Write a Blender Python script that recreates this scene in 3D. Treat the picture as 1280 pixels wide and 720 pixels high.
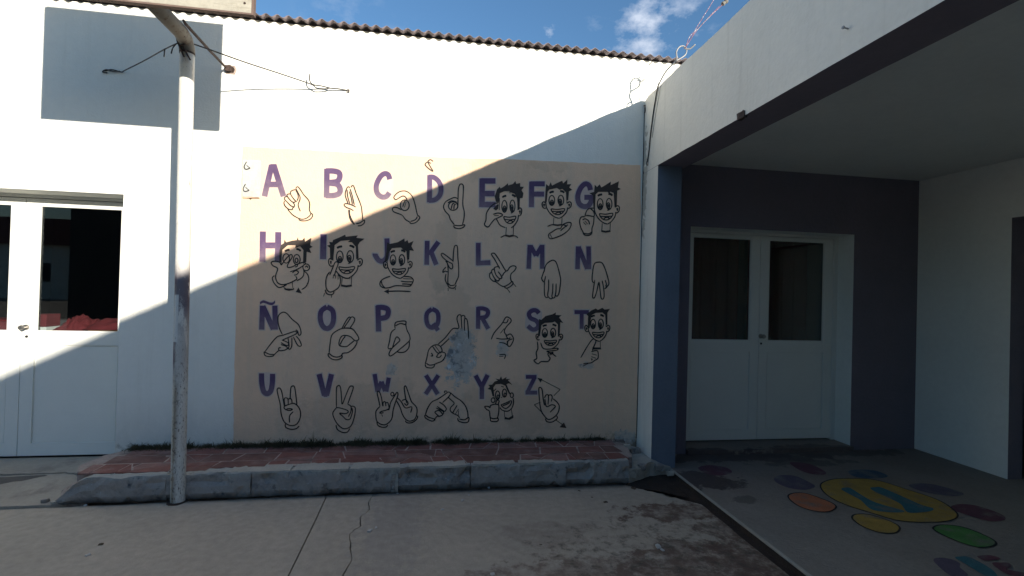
import bpy, bmesh, math, random
from mathutils import Vector, Matrix, noise
from mathutils.geometry import delaunay_2d_cdt
for o in list(bpy.data.objects): bpy.data.objects.remove(o)
S = bpy.context.scene
COL = S.collection
random.seed(7)
rnd = random.random
def U(a, b): return a + (b - a) * rnd()

# ------------------------------------------------------------------ camera
# world: X along the long wall, wall face at Y=0, camera side is -Y, metres
F = 603.37
YAW, PITCH, ROLL = .1495, .0099, .027
CAM = Vector((0, -4.2191, 1.5))
fw = Vector((math.sin(YAW)*math.cos(PITCH), math.cos(YAW)*math.cos(PITCH), math.sin(PITCH)))
r0 = Vector((math.cos(YAW), -math.sin(YAW), 0)); u0 = r0.cross(fw)
rt = r0*math.cos(ROLL) + u0*math.sin(ROLL)
up = -r0*math.sin(ROLL) + u0*math.cos(ROLL)
cd = bpy.data.cameras.new('camera'); cam = bpy.data.objects.new('camera', cd); COL.objects.link(cam)
cam.matrix_world = Matrix(((rt.x, up.x, -fw.x, CAM.x), (rt.y, up.y, -fw.y, CAM.y), (rt.z, up.z, -fw.z, CAM.z), (0, 0, 0, 1)))
cd.sensor_width = 36; cd.lens = F/1280*36; cd.clip_end = 1000; cd.clip_start = .05
S.camera = cam
S.render.resolution_x = 1024; S.render.resolution_y = 576

# survey: a point measured in the 1280x720 photograph, carried onto a real plane of the place
def ray(px, py): return fw + rt*((px-640)/F) - up*((py-360)/F)
def onY(px, py, Y=0):
    d = ray(px, py); return CAM + d*((Y-CAM.y)/d.y)
def onX(px, py, X):
    d = ray(px, py); return CAM + d*((X-CAM.x)/d.x)
def onZ(px, py, Z=0):
    d = ray(px, py); return CAM + d*((Z-CAM.z)/d.z)

# ------------------------------------------------------------------ light
TO_SUN = Vector((.575, -1, .2825)).normalized()
EL = math.asin(TO_SUN.z); AZ = math.atan2(TO_SUN.x, TO_SUN.y)
sl = bpy.data.lights.new('sun', 'SUN'); sun = bpy.data.objects.new('sun', sl); COL.objects.link(sun)
sun.rotation_euler = TO_SUN.to_track_quat('Z', 'Y').to_euler()
sl.energy = 5.0; sl.angle = math.radians(.5); sl.color = (1, .93, .82)
S.view_settings.view_transform = 'Standard'; S.view_settings.look = 'None'
S.view_settings.exposure = 0.61; S.view_settings.gamma = 1
w = bpy.data.worlds.new('World'); S.world = w; w.use_nodes = True
nt = w.node_tree; N = nt.nodes; L = nt.links
bg = N['Background']; bg.inputs['Strength'].default_value = .12
sky = N.new('ShaderNodeTexSky'); sky.sky_type = 'NISHITA'; sky.sun_disc = False
sky.sun_elevation = EL; sky.sun_rotation = AZ
sky.air_density = 1.4; sky.dust_density = .9; sky.ozone_density = 5.6
tc = N.new('ShaderNodeTexCoord')
mp = N.new('ShaderNodeMapping'); mp.inputs['Scale'].default_value = (1, 1, 1.5)
L.new(tc.outputs['Generated'], mp.inputs['Vector'])
n1 = N.new('ShaderNodeTexNoise'); n1.inputs['Scale'].default_value = 16; n1.inputs['Detail'].default_value = 8; n1.inputs['Roughness'].default_value = .62
L.new(mp.outputs[0], n1.inputs['Vector'])
n2 = N.new('ShaderNodeTexNoise'); n2.inputs['Scale'].default_value = 1.6; n2.inputs['Detail'].default_value = 2
L.new(mp.outputs[0], n2.inputs['Vector'])
def mnode(nt, op, a, b=None, c=None, clamp=False):
    m = nt.nodes.new('ShaderNodeMath'); m.operation = op; m.use_clamp = clamp
    for i, v in enumerate((a, b, c)):
        if v is None: continue
        if isinstance(v, (int, float)): m.inputs[i].default_value = v
        else: nt.links.new(v, m.inputs[i])
    return m.outputs[0]
# clouds: a few small wisps over a mostly clear sky; the three seen over the corner sit at their own directions
blobs = None
for (px, py, rad, amp) in ((812, 30, .075, 1.0), (800, 62, .07, .9), (868, 18, .045, .55), (868, 40, .03, .5), (687, 38, .022, .75), (770, 5, .04, .35), (838, 58, .06, .45)):
    d = ray(px, py).normalized()
    vm = N.new('ShaderNodeVectorMath'); vm.operation = 'DISTANCE'
    L.new(tc.outputs['Generated'], vm.inputs[0]); vm.inputs[1].default_value = d
    b = mnode(nt, 'MULTIPLY', mnode(nt, 'SUBTRACT', 1.0, mnode(nt, 'DIVIDE', vm.outputs['Value'], rad), clamp=True), amp)
    blobs = b if blobs is None else mnode(nt, 'MAXIMUM', blobs, b)
general = mnode(nt, 'MULTIPLY', mnode(nt, 'SUBTRACT', n2.outputs['Fac'], .57, clamp=True), 3.0)
cov = mnode(nt, 'MAXIMUM', blobs, general)
fine = mnode(nt, 'ADD', mnode(nt, 'MULTIPLY', cov, .62), mnode(nt, 'MULTIPLY', mnode(nt, 'SUBTRACT', n1.outputs['Fac'], .56), 2.6))
cl = mnode(nt, 'MULTIPLY', fine, 1.5, clamp=True)
cl = mnode(nt, 'MULTIPLY', cl, mnode(nt, 'MULTIPLY', cov, 1.9, clamp=True))
mx = N.new('ShaderNodeMix'); mx.data_type = 'RGBA'
L.new(cl, mx.inputs['Factor']); L.new(sky.outputs[0], mx.inputs['A']); mx.inputs['B'].default_value = (3.6, 4.1, 5.0, 1)
L.new(mx.outputs['Result'], bg.inputs['Color'])

# ------------------------------------------------------------------ materials
def mat(name, col, rough=.8, var=.12, vscale=6, bump=.15, bscale=60, col2=None, stain=None, metal=0, spec=None, fine=.06):
    """base colour with large and fine mottling, optional second colour in patches, procedural bump"""
    m = bpy.data.materials.new(name); m.use_nodes = True
    t = m.node_tree; b = t.nodes['Principled BSDF']
    b.inputs['Roughness'].default_value = rough; b.inputs['Metallic'].default_value = metal
    if spec is not None: b.inputs['Specular IOR Level'].default_value = spec
    g = t.nodes.new('ShaderNodeNewGeometry')
    def nz(scale, detail=6, rg=.6, vec=None):
        n = t.nodes.new('ShaderNodeTexNoise'); n.inputs['Scale'].default_value = scale
        n.inputs['Detail'].default_value = detail; n.inputs['Roughness'].default_value = rg
        t.links.new(vec or g.outputs['Position'], n.inputs['Vector']); return n.outputs['Fac']
    f1 = nz(vscale); f2 = nz(vscale*14, 3)
    val = mnode(t, 'ADD', mnode(t, 'MULTIPLY_ADD', mnode(t, 'SUBTRACT', f1, .5), var*4, 1), mnode(t, 'MULTIPLY', mnode(t, 'SUBTRACT', f2, .5), fine*4))
    cm = t.nodes.new('ShaderNodeRGB'); cm.outputs[0].default_value = (*col, 1)
    cur = cm.outputs[0]
    def mix(fac, c, cur):
        k = t.nodes.new('ShaderNodeMix'); k.data_type = 'RGBA'
        t.links.new(fac, k.inputs['Factor']); t.links.new(cur, k.inputs['A'])
        if isinstance(c, tuple): k.inputs['B'].default_value = (*c, 1)
        else: t.links.new(c, k.inputs['B'])
        return k.outputs['Result']
    if col2:
        c2, s2, thr, gain = col2
        cur = mix(mnode(t, 'MULTIPLY', mnode(t, 'SUBTRACT', nz(s2, 8, .65), thr), gain, clamp=True), c2, cur)
    if stain: cur = stain(t, g, nz, mix, cur)
    vm = t.nodes.new('ShaderNodeVectorMath'); vm.operation = 'SCALE'
    t.links.new(cur, vm.inputs[0]); t.links.new(val, vm.inputs['Scale'])
    t.links.new(vm.outputs[0], b.inputs['Base Color'])
    if bump:
        bp = t.nodes.new('ShaderNodeBump'); bp.inputs['Strength'].default_value = bump; bp.inputs['Distance'].default_value = .01
        t.links.new(mnode(t, 'ADD', nz(bscale, 5), mnode(t, 'MULTIPLY', nz(bscale/8, 3), 1.5)), bp.inputs['Height'])
        t.links.new(bp.outputs[0], b.inputs['Normal'])
    return m
def axis(t, g, i):
    s = t.nodes.new('ShaderNodeSeparateXYZ'); t.links.new(g.outputs['Position'], s.inputs[0]); return s.outputs[i]
def band(t, v, lo, hi):            # 0 below lo, 1 above hi
    return mnode(t, 'DIVIDE', mnode(t, 'SUBTRACT', v, lo), hi-lo, clamp=True)
def blob(t, g, p, r, n, amt=.8):   # ragged patch around p
    vm = t.nodes.new('ShaderNodeVectorMath'); vm.operation = 'SUBTRACT'; t.links.new(g.outputs['Position'], vm.inputs[0]); vm.inputs[1].default_value = p
    v2 = t.nodes.new('ShaderNodeVectorMath'); v2.operation = 'DIVIDE'; t.links.new(vm.outputs[0], v2.inputs[0]); v2.inputs[1].default_value = r
    ln = t.nodes.new('ShaderNodeVectorMath'); ln.operation = 'LENGTH'; t.links.new(v2.outputs[0], ln.inputs[0])
    return mnode(t, 'MULTIPLY', mnode(t, 'SUBTRACT', mnode(t, 'ADD', 1.0, mnode(t, 'MULTIPLY', mnode(t, 'SUBTRACT', n, .5), 3.2)), ln.outputs['Value']), 5, clamp=True) if amt is None else \
        mnode(t, 'MULTIPLY', mnode(t, 'MULTIPLY', mnode(t, 'SUBTRACT', mnode(t, 'ADD', 1.0, mnode(t, 'MULTIPLY', mnode(t, 'SUBTRACT', n, .5), 3.2)), ln.outputs['Value']), 5, clamp=True), amt)

def st_wall(t, g, nz, mix, cur):
    z = axis(t, g, 2); x = axis(t, g, 0)
    n = nz(9, 8, .7)
    damp = mnode(t, 'MULTIPLY', mnode(t, 'SUBTRACT', 1.0, band(t, z, .2, .62)), mnode(t, 'MULTIPLY', n, 1.15), clamp=True)
    cur = mix(mnode(t, 'MULTIPLY', damp, .45), (.30, .30, .25), cur)
    mould = mnode(t, 'MULTIPLY', mnode(t, 'SUBTRACT', mnode(t, 'SUBTRACT', n, .38), mnode(t, 'MULTIPLY', band(t, z, .18, .36), .5)), 5, clamp=True)
    cur = mix(mnode(t, 'MULTIPLY', mould, .8), (.035, .04, .028), cur)
    # faint vertical run-off streaks under the roof
    mpn = t.nodes.new('ShaderNodeMapping'); mpn.inputs['Scale'].default_value = (9, 1, .5); t.links.new(g.outputs['Position'], mpn.inputs['Vector'])
    s = mnode(t, 'MULTIPLY', mnode(t, 'SUBTRACT', nz(1.3, 5, .6, mpn.outputs[0]), .55), 2.0, clamp=True)
    return mix(mnode(t, 'MULTIPLY', s, .35), (.52, .47, .36), cur)
M = {}
M['white'] = mat('white_plaster', (.86, .84, .76), .9, .03, 1.3, .25, 70, stain=st_wall, fine=.02)
M['whiteclean'] = mat('white_render', (.78, .79, .74), .9, .05, 1.5, .22, 60, fine=.03)
def st_fascia(t, g, nz, mix, cur):
    mpn = t.nodes.new('ShaderNodeMapping'); mpn.inputs['Scale'].default_value = (1, 7, .4); t.links.new(g.outputs['Position'], mpn.inputs['Vector'])
    s = mnode(t, 'MULTIPLY', mnode(t, 'SUBTRACT', nz(1.6, 6, .65, mpn.outputs[0]), .52), 2.6, clamp=True)
    cur = mix(mnode(t, 'MULTIPLY', s, .35), (.33, .31, .26), cur)
    for (p, r) in (((1.83, -.03, 2.55), (.1, .05, .5)),):
        cur = mix(blob(t, g, p, r, nz(14, 5), .5), (.25, .21, .15), cur)
    return cur
M['fascia'] = mat('fascia_render', (.85, .82, .74), .9, .06, 1.6, .25, 50, stain=st_fascia, fine=.03)
PATCH = [(576, 449, .15, .27), (578, 425, .12, .13), (489, 463, .055, .07), (628, 436, .07, .10), (735, 457, .09, .035), (782, 546, .12, .08)]
def st_mural(t, g, nz, mix, cur):
    cur = st_wall(t, g, nz, mix, cur)
    n = nz(17, 6, .75); fine = nz(13, 7, .72)
    for (px, py, rx, rz) in PATCH:
        p = onY(px, py)
        bl = blob(t, g, p, (rx*.85, .3, rz*.85), n, .95 if rz > .1 else .6)
        cur = mix(bl, (.50, .475, .43), cur)
        cur = mix(mnode(t, 'MULTIPLY', bl, mnode(t, 'MULTIPLY', mnode(t, 'SUBTRACT', nz(15, 7, .75), .54), 12, clamp=True)), (.72, .74, .74), cur)
        cur = mix(mnode(t, 'MULTIPLY', bl, mnode(t, 'MULTIPLY', mnode(t, 'SUBTRACT', fine, .5), 9, clamp=True)), (.17, .18, .19), cur)
    n3 = nz(2.2, 6, .7)
    for (px, py, rx, rz) in ((640, 215, .5, .16), (566, 400, .22, .3), (470, 510, .7, .25), (640, 500, .4, .3), (556, 320, .12, .35), (690, 208, .2, .06)):
        cur = mix(blob(t, g, onY(px, py), (rx, .3, rz), n3, .20), (.42, .30, .20), cur)
    # bleached roller bands
    mpn = t.nodes.new('ShaderNodeMapping'); mpn.inputs['Scale'].default_value = (5, 1, .35); t.links.new(g.outputs['Position'], mpn.inputs['Vector'])
    return mix(mnode(t, 'MULTIPLY', mnode(t, 'SUBTRACT', nz(1.5, 4, .6, mpn.outputs[0]), .5), 1.6, clamp=True), (.70, .56, .42), cur)
M['mural'] = mat('tan_mural_paint', (.88, .60, .405), .85, .07, 1.5, .25, 70, stain=st_mural, fine=.03)
M['line'] = mat('black_paint_line', (.018, .015, .014), .7, .3, 20, 0, 60)
M['hair'] = mat('dark_brown_paint', (.045, .032, .026), .75, .3, 12, .1, 60)
M['navy'] = mat('navy_plaster', (.195, .17, .205), .85, .08, 2, .3, 55, fine=.04)
M['blue'] = mat('blue_grey_plaster', (.165, .195, .245), .8, .10, 3, .3, 55, fine=.04)
def st_letter(t, g, nz, mix, cur):
    tcn = t.nodes.new('ShaderNodeTexCoord'); s = t.nodes.new('ShaderNodeSeparateXYZ'); t.links.new(tcn.outputs['Generated'], s.inputs[0])
    f = mnode(t, 'SUBTRACT', 1.0, mnode(t, 'ADD', s.outputs[2], mnode(t, 'MULTIPLY', mnode(t, 'SUBTRACT', nz(25, 4), .5), .7)))
    return mix(mnode(t, 'MULTIPLY', mnode(t, 'SUBTRACT', f, .35), 1.3, clamp=True), (.24, .17, .20), cur)
M['letter'] = mat('purple_letter_paint', (.105, .058, .13), .75, .15, 10, .1, 60, stain=st_letter)
M['letteredge'] = mat('pale_lilac_edge_paint', (.68, .52, .44), .8, .1, 10, 0, 60)
def st_conc(t, g, nz, mix, cur):
    n = nz(4.5, 8, .72); n2 = nz(16, 6, .7)
    for (px, py, rx, ry, a) in ((850, 640, .42, .16, .9), (905, 660, .26, .16, .8), (880, 705, .55, .26, .75), (820, 600, .10, .04, .9), (800, 720, .9, .25, .45), (700, 715, .5, .12, .35), (930, 700, .25, .3, .7), (690, 665, .3, .16, .25)):
        cur = mix(blob(t, g, onZ(px, py), (rx, ry, .3), n, mnode(t, 'MULTIPLY', mnode(t, 'MULTIPLY_ADD', mnode(t, 'SUBTRACT', nz(9, 9, .75), .47), 4.5, .55, clamp=True), a)), (.135, .08, .058), cur)
    cur = mix(mnode(t, 'MULTIPLY', mnode(t, 'MULTIPLY', blob(t, g, onZ(870, 690), (1.0, .5, .3), n, .75), 1.0), mnode(t, 'MULTIPLY', mnode(t, 'SUBTRACT', n2, .5), 7, clamp=True)), (.09, .08, .055), cur)
    cur = mix(mnode(t, 'MULTIPLY', mnode(t, 'SUBTRACT', nz(1.2, 5, .6), .55), 2.5, clamp=True), (.37, .315, .25), cur)
    cur = mix(blob(t, g, (-.25, -1.0, 0), (.2, .9, .3), n2, .5), (.34, .30, .26), cur)
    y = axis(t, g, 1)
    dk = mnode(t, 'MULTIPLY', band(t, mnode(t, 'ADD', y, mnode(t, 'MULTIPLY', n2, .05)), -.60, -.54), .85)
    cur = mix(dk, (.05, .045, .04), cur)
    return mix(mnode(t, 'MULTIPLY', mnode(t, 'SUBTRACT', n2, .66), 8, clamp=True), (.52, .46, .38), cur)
M['concrete'] = mat('courtyard_concrete', (.44, .375, .295),   .95, .09, 1.4, .5, 160, stain=st_conc, fine=.13)
def st_patio(t, g, nz, mix, cur):
    n = nz(5, 8, .7)
    for (px, py, rx, ry, a) in ((872, 600, .34, .20, .95), (895, 604, .3, .12, .85), (900, 572, .7, .13, .9), (970, 572, .6, .12, .8), (1030, 566, .9, .12, .7), (1000, 578, .5, .1, .6), (930, 625, .12, .06, .5)):
        cur = mix(blob(t, g, onZ(px, py, .03), (rx, ry, .3), n, a), (.045, .038, .036), cur)
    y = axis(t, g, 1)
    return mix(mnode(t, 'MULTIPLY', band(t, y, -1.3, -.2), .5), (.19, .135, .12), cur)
M['patio'] = mat('patio_concrete', (.29, .26, .22), .92, .12, 2.2, .4, 90, stain=st_patio, fine=.09)
def st_kerb(t, g, nz, mix, cur):
    z = axis(t, g, 2); n = nz(11, 7, .7)
    cur = mix(mnode(t, 'MULTIPLY', mnode(t, 'SUBTRACT', mnode(t, 'ADD', z, mnode(t, 'MULTIPLY', n, .12)), .205), 30, clamp=True), (.36, .36, .33), cur)
    cur = mix(mnode(t, 'MULTIPLY', mnode(t, 'SUBTRACT', nz(5, 7, .75), .52), 4, clamp=True), (.145, .14, .14), cur)
    cur = mix(mnode(t, 'MULTIPLY', mnode(t, 'SUBTRACT', nz(24, 6, .7), .60), 10, clamp=True), (.42, .41, .38), cur)
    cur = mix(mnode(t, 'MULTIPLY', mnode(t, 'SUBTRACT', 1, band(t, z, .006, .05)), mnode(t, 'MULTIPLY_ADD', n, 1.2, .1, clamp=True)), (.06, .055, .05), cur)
    return mix(mnode(t, 'MULTIPLY', mnode(t, 'SUBTRACT', n, .57), 8, clamp=True), (.08, .08, .085), cur)
M['kerb'] = mat('faded_blue_kerb_paint', (.335, .30, .265), .9, .12, 3, .6, 45, stain=st_kerb, fine=.08)
M['kerbtop'] = mat('bare_kerb_concrete', (.44, .41, .35), .95, .15, 5, .6, 60, fine=.1)
M['apron'] = mat('worn_apron_concrete', (.40, .345, .275), .95, .14, 2.5, .6, 50, col2=((.20, .17, .14), 3.2, .56, 5), fine=.08)
M['soil'] = mat('damp_brown_soil', (.045, .03, .022), 1, .3, 9, .8, 40)
M['mortar'] = mat('pale_mortar', (.42, .33, .28), .95, .2, 9, .5, 60, col2=((.14, .11, .09), 5, .5, 6))
M['tiles'] = [mat('terracotta_tile_%s' % k, c, .8, .3, 9, .4, 50, col2=((.27, .18, .155), 5, .50, 4), fine=.12) for k, c in
              (('deep', (.205, .078, .062)), ('mid', (.235, .095, .075)), ('brown', (.18, .085, .068)), ('faded', (.27, .14, .115)))]
def st_moss(t, g, nz, mix, cur):
    return mix(mnode(t, 'MULTIPLY', mnode(t, 'SUBTRACT', nz(12, 4), .5), 5, clamp=True), (.06, .055, .03), cur)
M['grass'] = mat('dark_moss_green', (.11, .10, .055), .9, .3, 8, 0, 50, stain=st_moss)
def st_pole(t, g, nz, mix, cur):
    z = axis(t, g, 2); x = axis(t, g, 0)
    mpn = t.nodes.new('ShaderNodeMapping'); mpn.inputs['Scale'].default_value = (6, 6, 1.6); t.links.new(g.outputs['Position'], mpn.inputs['Vector'])
    n = nz(3.2, 8, .7, mpn.outputs[0])
    mid = mnode(t, 'MULTIPLY', mnode(t, 'SUBTRACT', 1, band(t, z, 1.52, 1.66)), band(t, z, .78, .98))
    lft = mnode(t, 'MAXIMUM', mnode(t, 'SUBTRACT', 1, band(t, mnode(t, 'ADD', x, mnode(t, 'MULTIPLY', n, .06)), -1.747, -1.727)), mnode(t, 'MULTIPLY', band(t, z, 1.15, 1.35), .75))
    pm = mnode(t, 'MULTIPLY', mnode(t, 'MULTIPLY', mid, mnode(t, 'MULTIPLY_ADD', lft, .8, .25)), mnode(t, 'MULTIPLY', mnode(t, 'SUBTRACT', n, .38), 14, clamp=True), clamp=True)
    cur = mix(pm, (.065, .04, .075), cur)
    tape = mnode(t, 'MULTIPLY', mnode(t, 'MULTIPLY', band(t, z, 1.10, 1.105), mnode(t, 'SUBTRACT', 1, band(t, z, 1.42, 1.43))), mnode(t, 'MULTIPLY', band(t, x, -1.789, -1.786), mnode(t, 'SUBTRACT', 1, band(t, x, -1.757, -1.753))))
    cur = mix(tape, (.62, .61, .58), cur)
    chips = mnode(t, 'MULTIPLY', mnode(t, 'SUBTRACT', nz(22, 6, .75, mpn.outputs[0]), mnode(t, 'MULTIPLY_ADD', band(t, z, .9, 1.6), .10, .555)), 16, clamp=True)
    cur = mix(chips, (.10, .07, .055), cur)
    low = mnode(t, 'SUBTRACT', 1, band(t, z, .75, .95))
    cxs = mnode(t, 'SUBTRACT', 1, mnode(t, 'MULTIPLY', mnode(t, 'ABSOLUTE', mnode(t, 'SUBTRACT', x, -1.757)), 34), clamp=True)
    och = mnode(t, 'MULTIPLY', mnode(t, 'MULTIPLY', low, cxs), mnode(t, 'MULTIPLY', mnode(t, 'SUBTRACT', nz(7, 7, .75), .33), 9, clamp=True))
    cur = mix(mnode(t, 'MULTIPLY', och, .85), (.22, .15, .085), cur)
    cur = mix(mnode(t, 'MULTIPLY', och, mnode(t, 'MULTIPLY', mnode(t, 'SUBTRACT', nz(34, 5, .7), .54), 16, clamp=True)), (.05, .035, .035), cur)
    streak = mnode(t, 'MULTIPLY', mnode(t, 'SUBTRACT', n, .60), 12, clamp=True)
    return mix(mnode(t, 'MULTIPLY', streak, .7), (.26, .24, .22), cur)
M['pole'] = mat('chipped_white_pole_paint', (.70, .67, .60), .6, .08, 5, .3, 40, stain=st_pole)
M['arm'] = mat('rusty_grey_steel_paint', (.20, .185, .155), .75, .15, 9, .3, 40, col2=((.10, .06, .04), 16, .55, 9))
M['rust'] = mat('rusted_steel', (.065, .042, .035), .85, .3, 30, .5, 80)
M['darkwire'] = mat('dark_wire', (.02, .018, .018), .6, .2, 30, 0, 80)
M['greywire'] = mat('galvanised_wire', (.26, .26, .26), .5, .1, 30, 0, 80, metal=.4)
M['rope'] = mat('faded_pink_rope', (.24, .10, .13), .9, .3, 40, 0, 80, col2=((.5, .48, .47), 30, .5, 9))
M['rubber'] = mat('black_cable_sheath', (.02, .02, .022), .5, .1, 20, 0, 80)
def st_board(t, g, nz, mix, cur):
    mpn = t.nodes.new('ShaderNodeMapping'); mpn.inputs['Scale'].default_value = (1.2, 1, 11); t.links.new(g.outputs['Position'], mpn.inputs['Vector'])
    return mix(mnode(t, 'MULTIPLY', mnode(t, 'SUBTRACT', nz(2.5, 7, .7, mpn.outputs[0]), .5), 4, clamp=True), (.20, .17, .13), cur)
M['board'] = mat('weathered_painted_plank', (.40, .37, .30), .85, .15, 5, .3, 40, stain=st_board)
M['boardframe'] = mat('board_edge_steel', (.15, .10, .08), .8, .2, 9, .3, 40)
M['roofsheet'] = mat('weathered_corrugated_iron', (.23, .19, .20), .75, .14, 4, .2, 60, col2=((.13, .09, .075), 7, .56, 6))
M['doorwhite'] = mat('white_door_enamel', (.80, .80, .74), .35, .03, 3, .05, 20, fine=.01)
M['doorshade'] = mat('grey_white_door_frame', (.74, .74, .69), .4, .03, 3, .05, 20, fine=.01)
M['steel'] = mat('worn_steel', (.35, .33, .30), .35, .1, 20, 0, 20, metal=.9)
M['dark'] = mat('dark_interior', (.07, .06, .065), .9, .1, 2, 0, 20)
M['red'] = mat('red_cloth', (.17, .022, .027), .9, .2, 12, .2, 60)
M['curtain'] = mat('dark_red_curtain', (.16, .006, .010), .9, .2, 12, .2, 60, spec=0)
M['grey'] = mat('grey_shelf_board', (.33, .34, .34), .6, .05, 5, 0, 50)
M['cardboard'] = mat('orange_brown_board', (.42, .22, .10), .8, .1, 8, .1, 50)
M['paper'] = mat('white_paper', (.80, .80, .76), .8, .02, 5, .05, 50)
M['brickdark'] = mat('dark_unpainted_render', (.10, .085, .08), .9, .15, 2, .3, 30)
M['rooftile'] = mat('red_roof_tile_far', (.24, .08, .05), .85, .2, 6, .3, 40)
M['stone'] = mat('pale_stone_chip', (.5, .48, .44), .9, .2, 20, .3, 40)
M['leaf'] = mat('dry_leaf', (.09, .06, .035), .9, .2, 20, 0, 40)
def paint(name, c): return mat(name, c, .8, .16, 9, .3, 90, col2=((.20, .185, .165), 8, .50, 4), fine=.18)
# glass: clear pane with Fresnel reflection
gm = bpy.data.materials.new('window_glass'); gm.use_nodes = True; t = gm.node_tree
for n in list(t.nodes):
    if n.type != 'OUTPUT_MATERIAL': t.nodes.remove(n)
out = [n for n in t.nodes][0]
gl = t.nodes.new('ShaderNodeBsdfGlossy'); gl.inputs['Roughness'].default_value = .01
tr = t.nodes.new('ShaderNodeBsdfTransparent'); tr.inputs['Color'].default_value = (.80, .84, .84, 1)
fr = t.nodes.new('ShaderNodeFresnel'); fr.inputs['IOR'].default_value = 1.5
ms = t.nodes.new('ShaderNodeMixShader')
t.links.new(mnode(t, 'MULTIPLY', fr.outputs[0], .75, clamp=True), ms.inputs[0]); t.links.new(tr.outputs[0], ms.inputs[1]); t.links.new(gl.outputs[0], ms.inputs[2]); t.links.new(ms.outputs[0], out.inputs['Surface'])
M['glass'] = gm

# ------------------------------------------------------------------ helpers
def obj(name, bm, m, parent=None, smooth=False, **props):
    me = bpy.data.meshes.new(name); bm.normal_update(); bm.to_mesh(me); bm.free()
    for x in (m if isinstance(m, (list, tuple)) else [m]): me.materials.append(x)
    if smooth:
        for p in me.polygons: p.use_smooth = True
    o = bpy.data.objects.new(name, me); COL.objects.link(o); o.parent = parent
    for k, v in props.items(): o[k] = v
    return o
def thing(name, label, cat, loc=(0, 0, 0), group=None):
    o = bpy.data.objects.new(name, None); COL.objects.link(o); o['label'] = label; o['category'] = cat
    o.empty_display_size = .1
    if group: o['group'] = group
    return o
def bx(bm, x0, x1, y0, y1, z0, z1, mi=0):
    v = [bm.verts.new((x, y, z)) for x in (x0, x1) for y in (y0, y1) for z in (z0, z1)]
    for f in ((0, 1, 3, 2), (4, 6, 7, 5), (0, 4, 5, 1), (2, 3, 7, 6), (0, 2, 6, 4), (1, 5, 7, 3)):
        fc = bm.faces.new([v[i] for i in f]); fc.material_index = mi
    return v
def box(*a, bev=0):
    bm = bmesh.new(); bx(bm, *a)
    if bev: bmesh.ops.bevel(bm, geom=bm.edges[:], offset=bev, segments=1, affect='EDGES')
    return bm
def tube(pts, r, seg=8, bm=None, cap=True):
    bm = bm or bmesh.new(); pts = [Vector(p) for p in pts]; rings = []
    rr = r if isinstance(r, (list, tuple)) else [r]*len(pts)
    ref = Vector((0, 0, 1))
    for i, p in enumerate(pts):
        d = (pts[min(i+1, len(pts)-1)] - pts[max(i-1, 0)]).normalized()
        if abs(d.dot(ref)) > .95: ref = Vector((1, 0, 0)) if abs(d.x) < .9 else Vector((0, 1, 0))
        a = d.cross(ref).normalized(); b = d.cross(a).normalized(); ref = a.cross(d)*-1 if False else ref
        rings.append([bm.verts.new(p + a*math.cos(k*2*math.pi/seg)*rr[i] + b*math.sin(k*2*math.pi/seg)*rr[i]) for k in range(seg)])
    for A, B in zip(rings, rings[1:]):
        for k in range(seg): bm.faces.new((A[k], A[(k+1) % seg], B[(k+1) % seg], B[k]))
    if cap: bm.faces.new(rings[0][::-1]); bm.faces.new(rings[-1])
    bmesh.ops.recalc_face_normals(bm, faces=bm.faces[:])
    return bm
def smoothline(P, n=5, closed=False):
    P = [Vector(p) for p in P]
    if len(P) < 3: return P
    out = []
    m = len(P)
    for i in range(m if closed else m-1):
        g = (lambda k: P[k % m]) if closed else (lambda k: P[max(0, min(m-1, k))])
        p0, p1, p2, p3 = g(i-1), g(i), g(i+1), g(i+2)
        for j in range(n):
            t = j/n
            out.append(.5*((2*p1) + (p2-p0)*t + (2*p0-5*p1+4*p2-p3)*t*t + (3*p1-p0-3*p2+p3)*t**3))
    out.append(P[0].copy() if closed else P[-1]); return out
def rough(bm, amp, sc=9, seed=0, sub=0.05):
    """cut a boxy mesh finely and roughen it"""
    for _ in range(6):
        long = [e for e in bm.edges if e.calc_length() > sub*1.7]
        if not long: break
        bmesh.ops.subdivide_edges(bm, edges=long, cuts=1, use_grid_fill=True)
    o = Vector((seed*7.3, seed*3.1, 0))
    for v in bm.verts:
        d = noise.noise_vector((v.co+o)*sc)*amp + noise.noise_vector((v.co+o)*sc*4)*amp*.4
        v.co += d
    bmesh.ops.recalc_face_normals(bm, faces=bm.faces[:])
    return bm
def prism(poly, z0, z1, bm=None, mi=0):
    """closed polygon (x, y) extruded from z0 up to z1"""
    bm = bm or bmesh.new()
    a = sum(poly[i][0]*poly[(i+1) % len(poly)][1]-poly[(i+1) % len(poly)][0]*poly[i][1] for i in range(len(poly)))
    if a < 0: poly = poly[::-1]
    lo = [bm.verts.new((x, y, z0)) for x, y in poly]; hi = [bm.verts.new((x, y, z1)) for x, y in poly]
    n = len(poly)
    f = bm.faces.new(hi); f.material_index = mi
    bm.faces.new(lo[::-1]).material_index = mi
    for i in range(n): bm.faces.new((lo[i], lo[(i+1) % n], hi[(i+1) % n], hi[i])).material_index = mi
    bmesh.ops.triangulate(bm, faces=[q for q in bm.faces if len(q.verts) > 4])
    return bm
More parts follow.
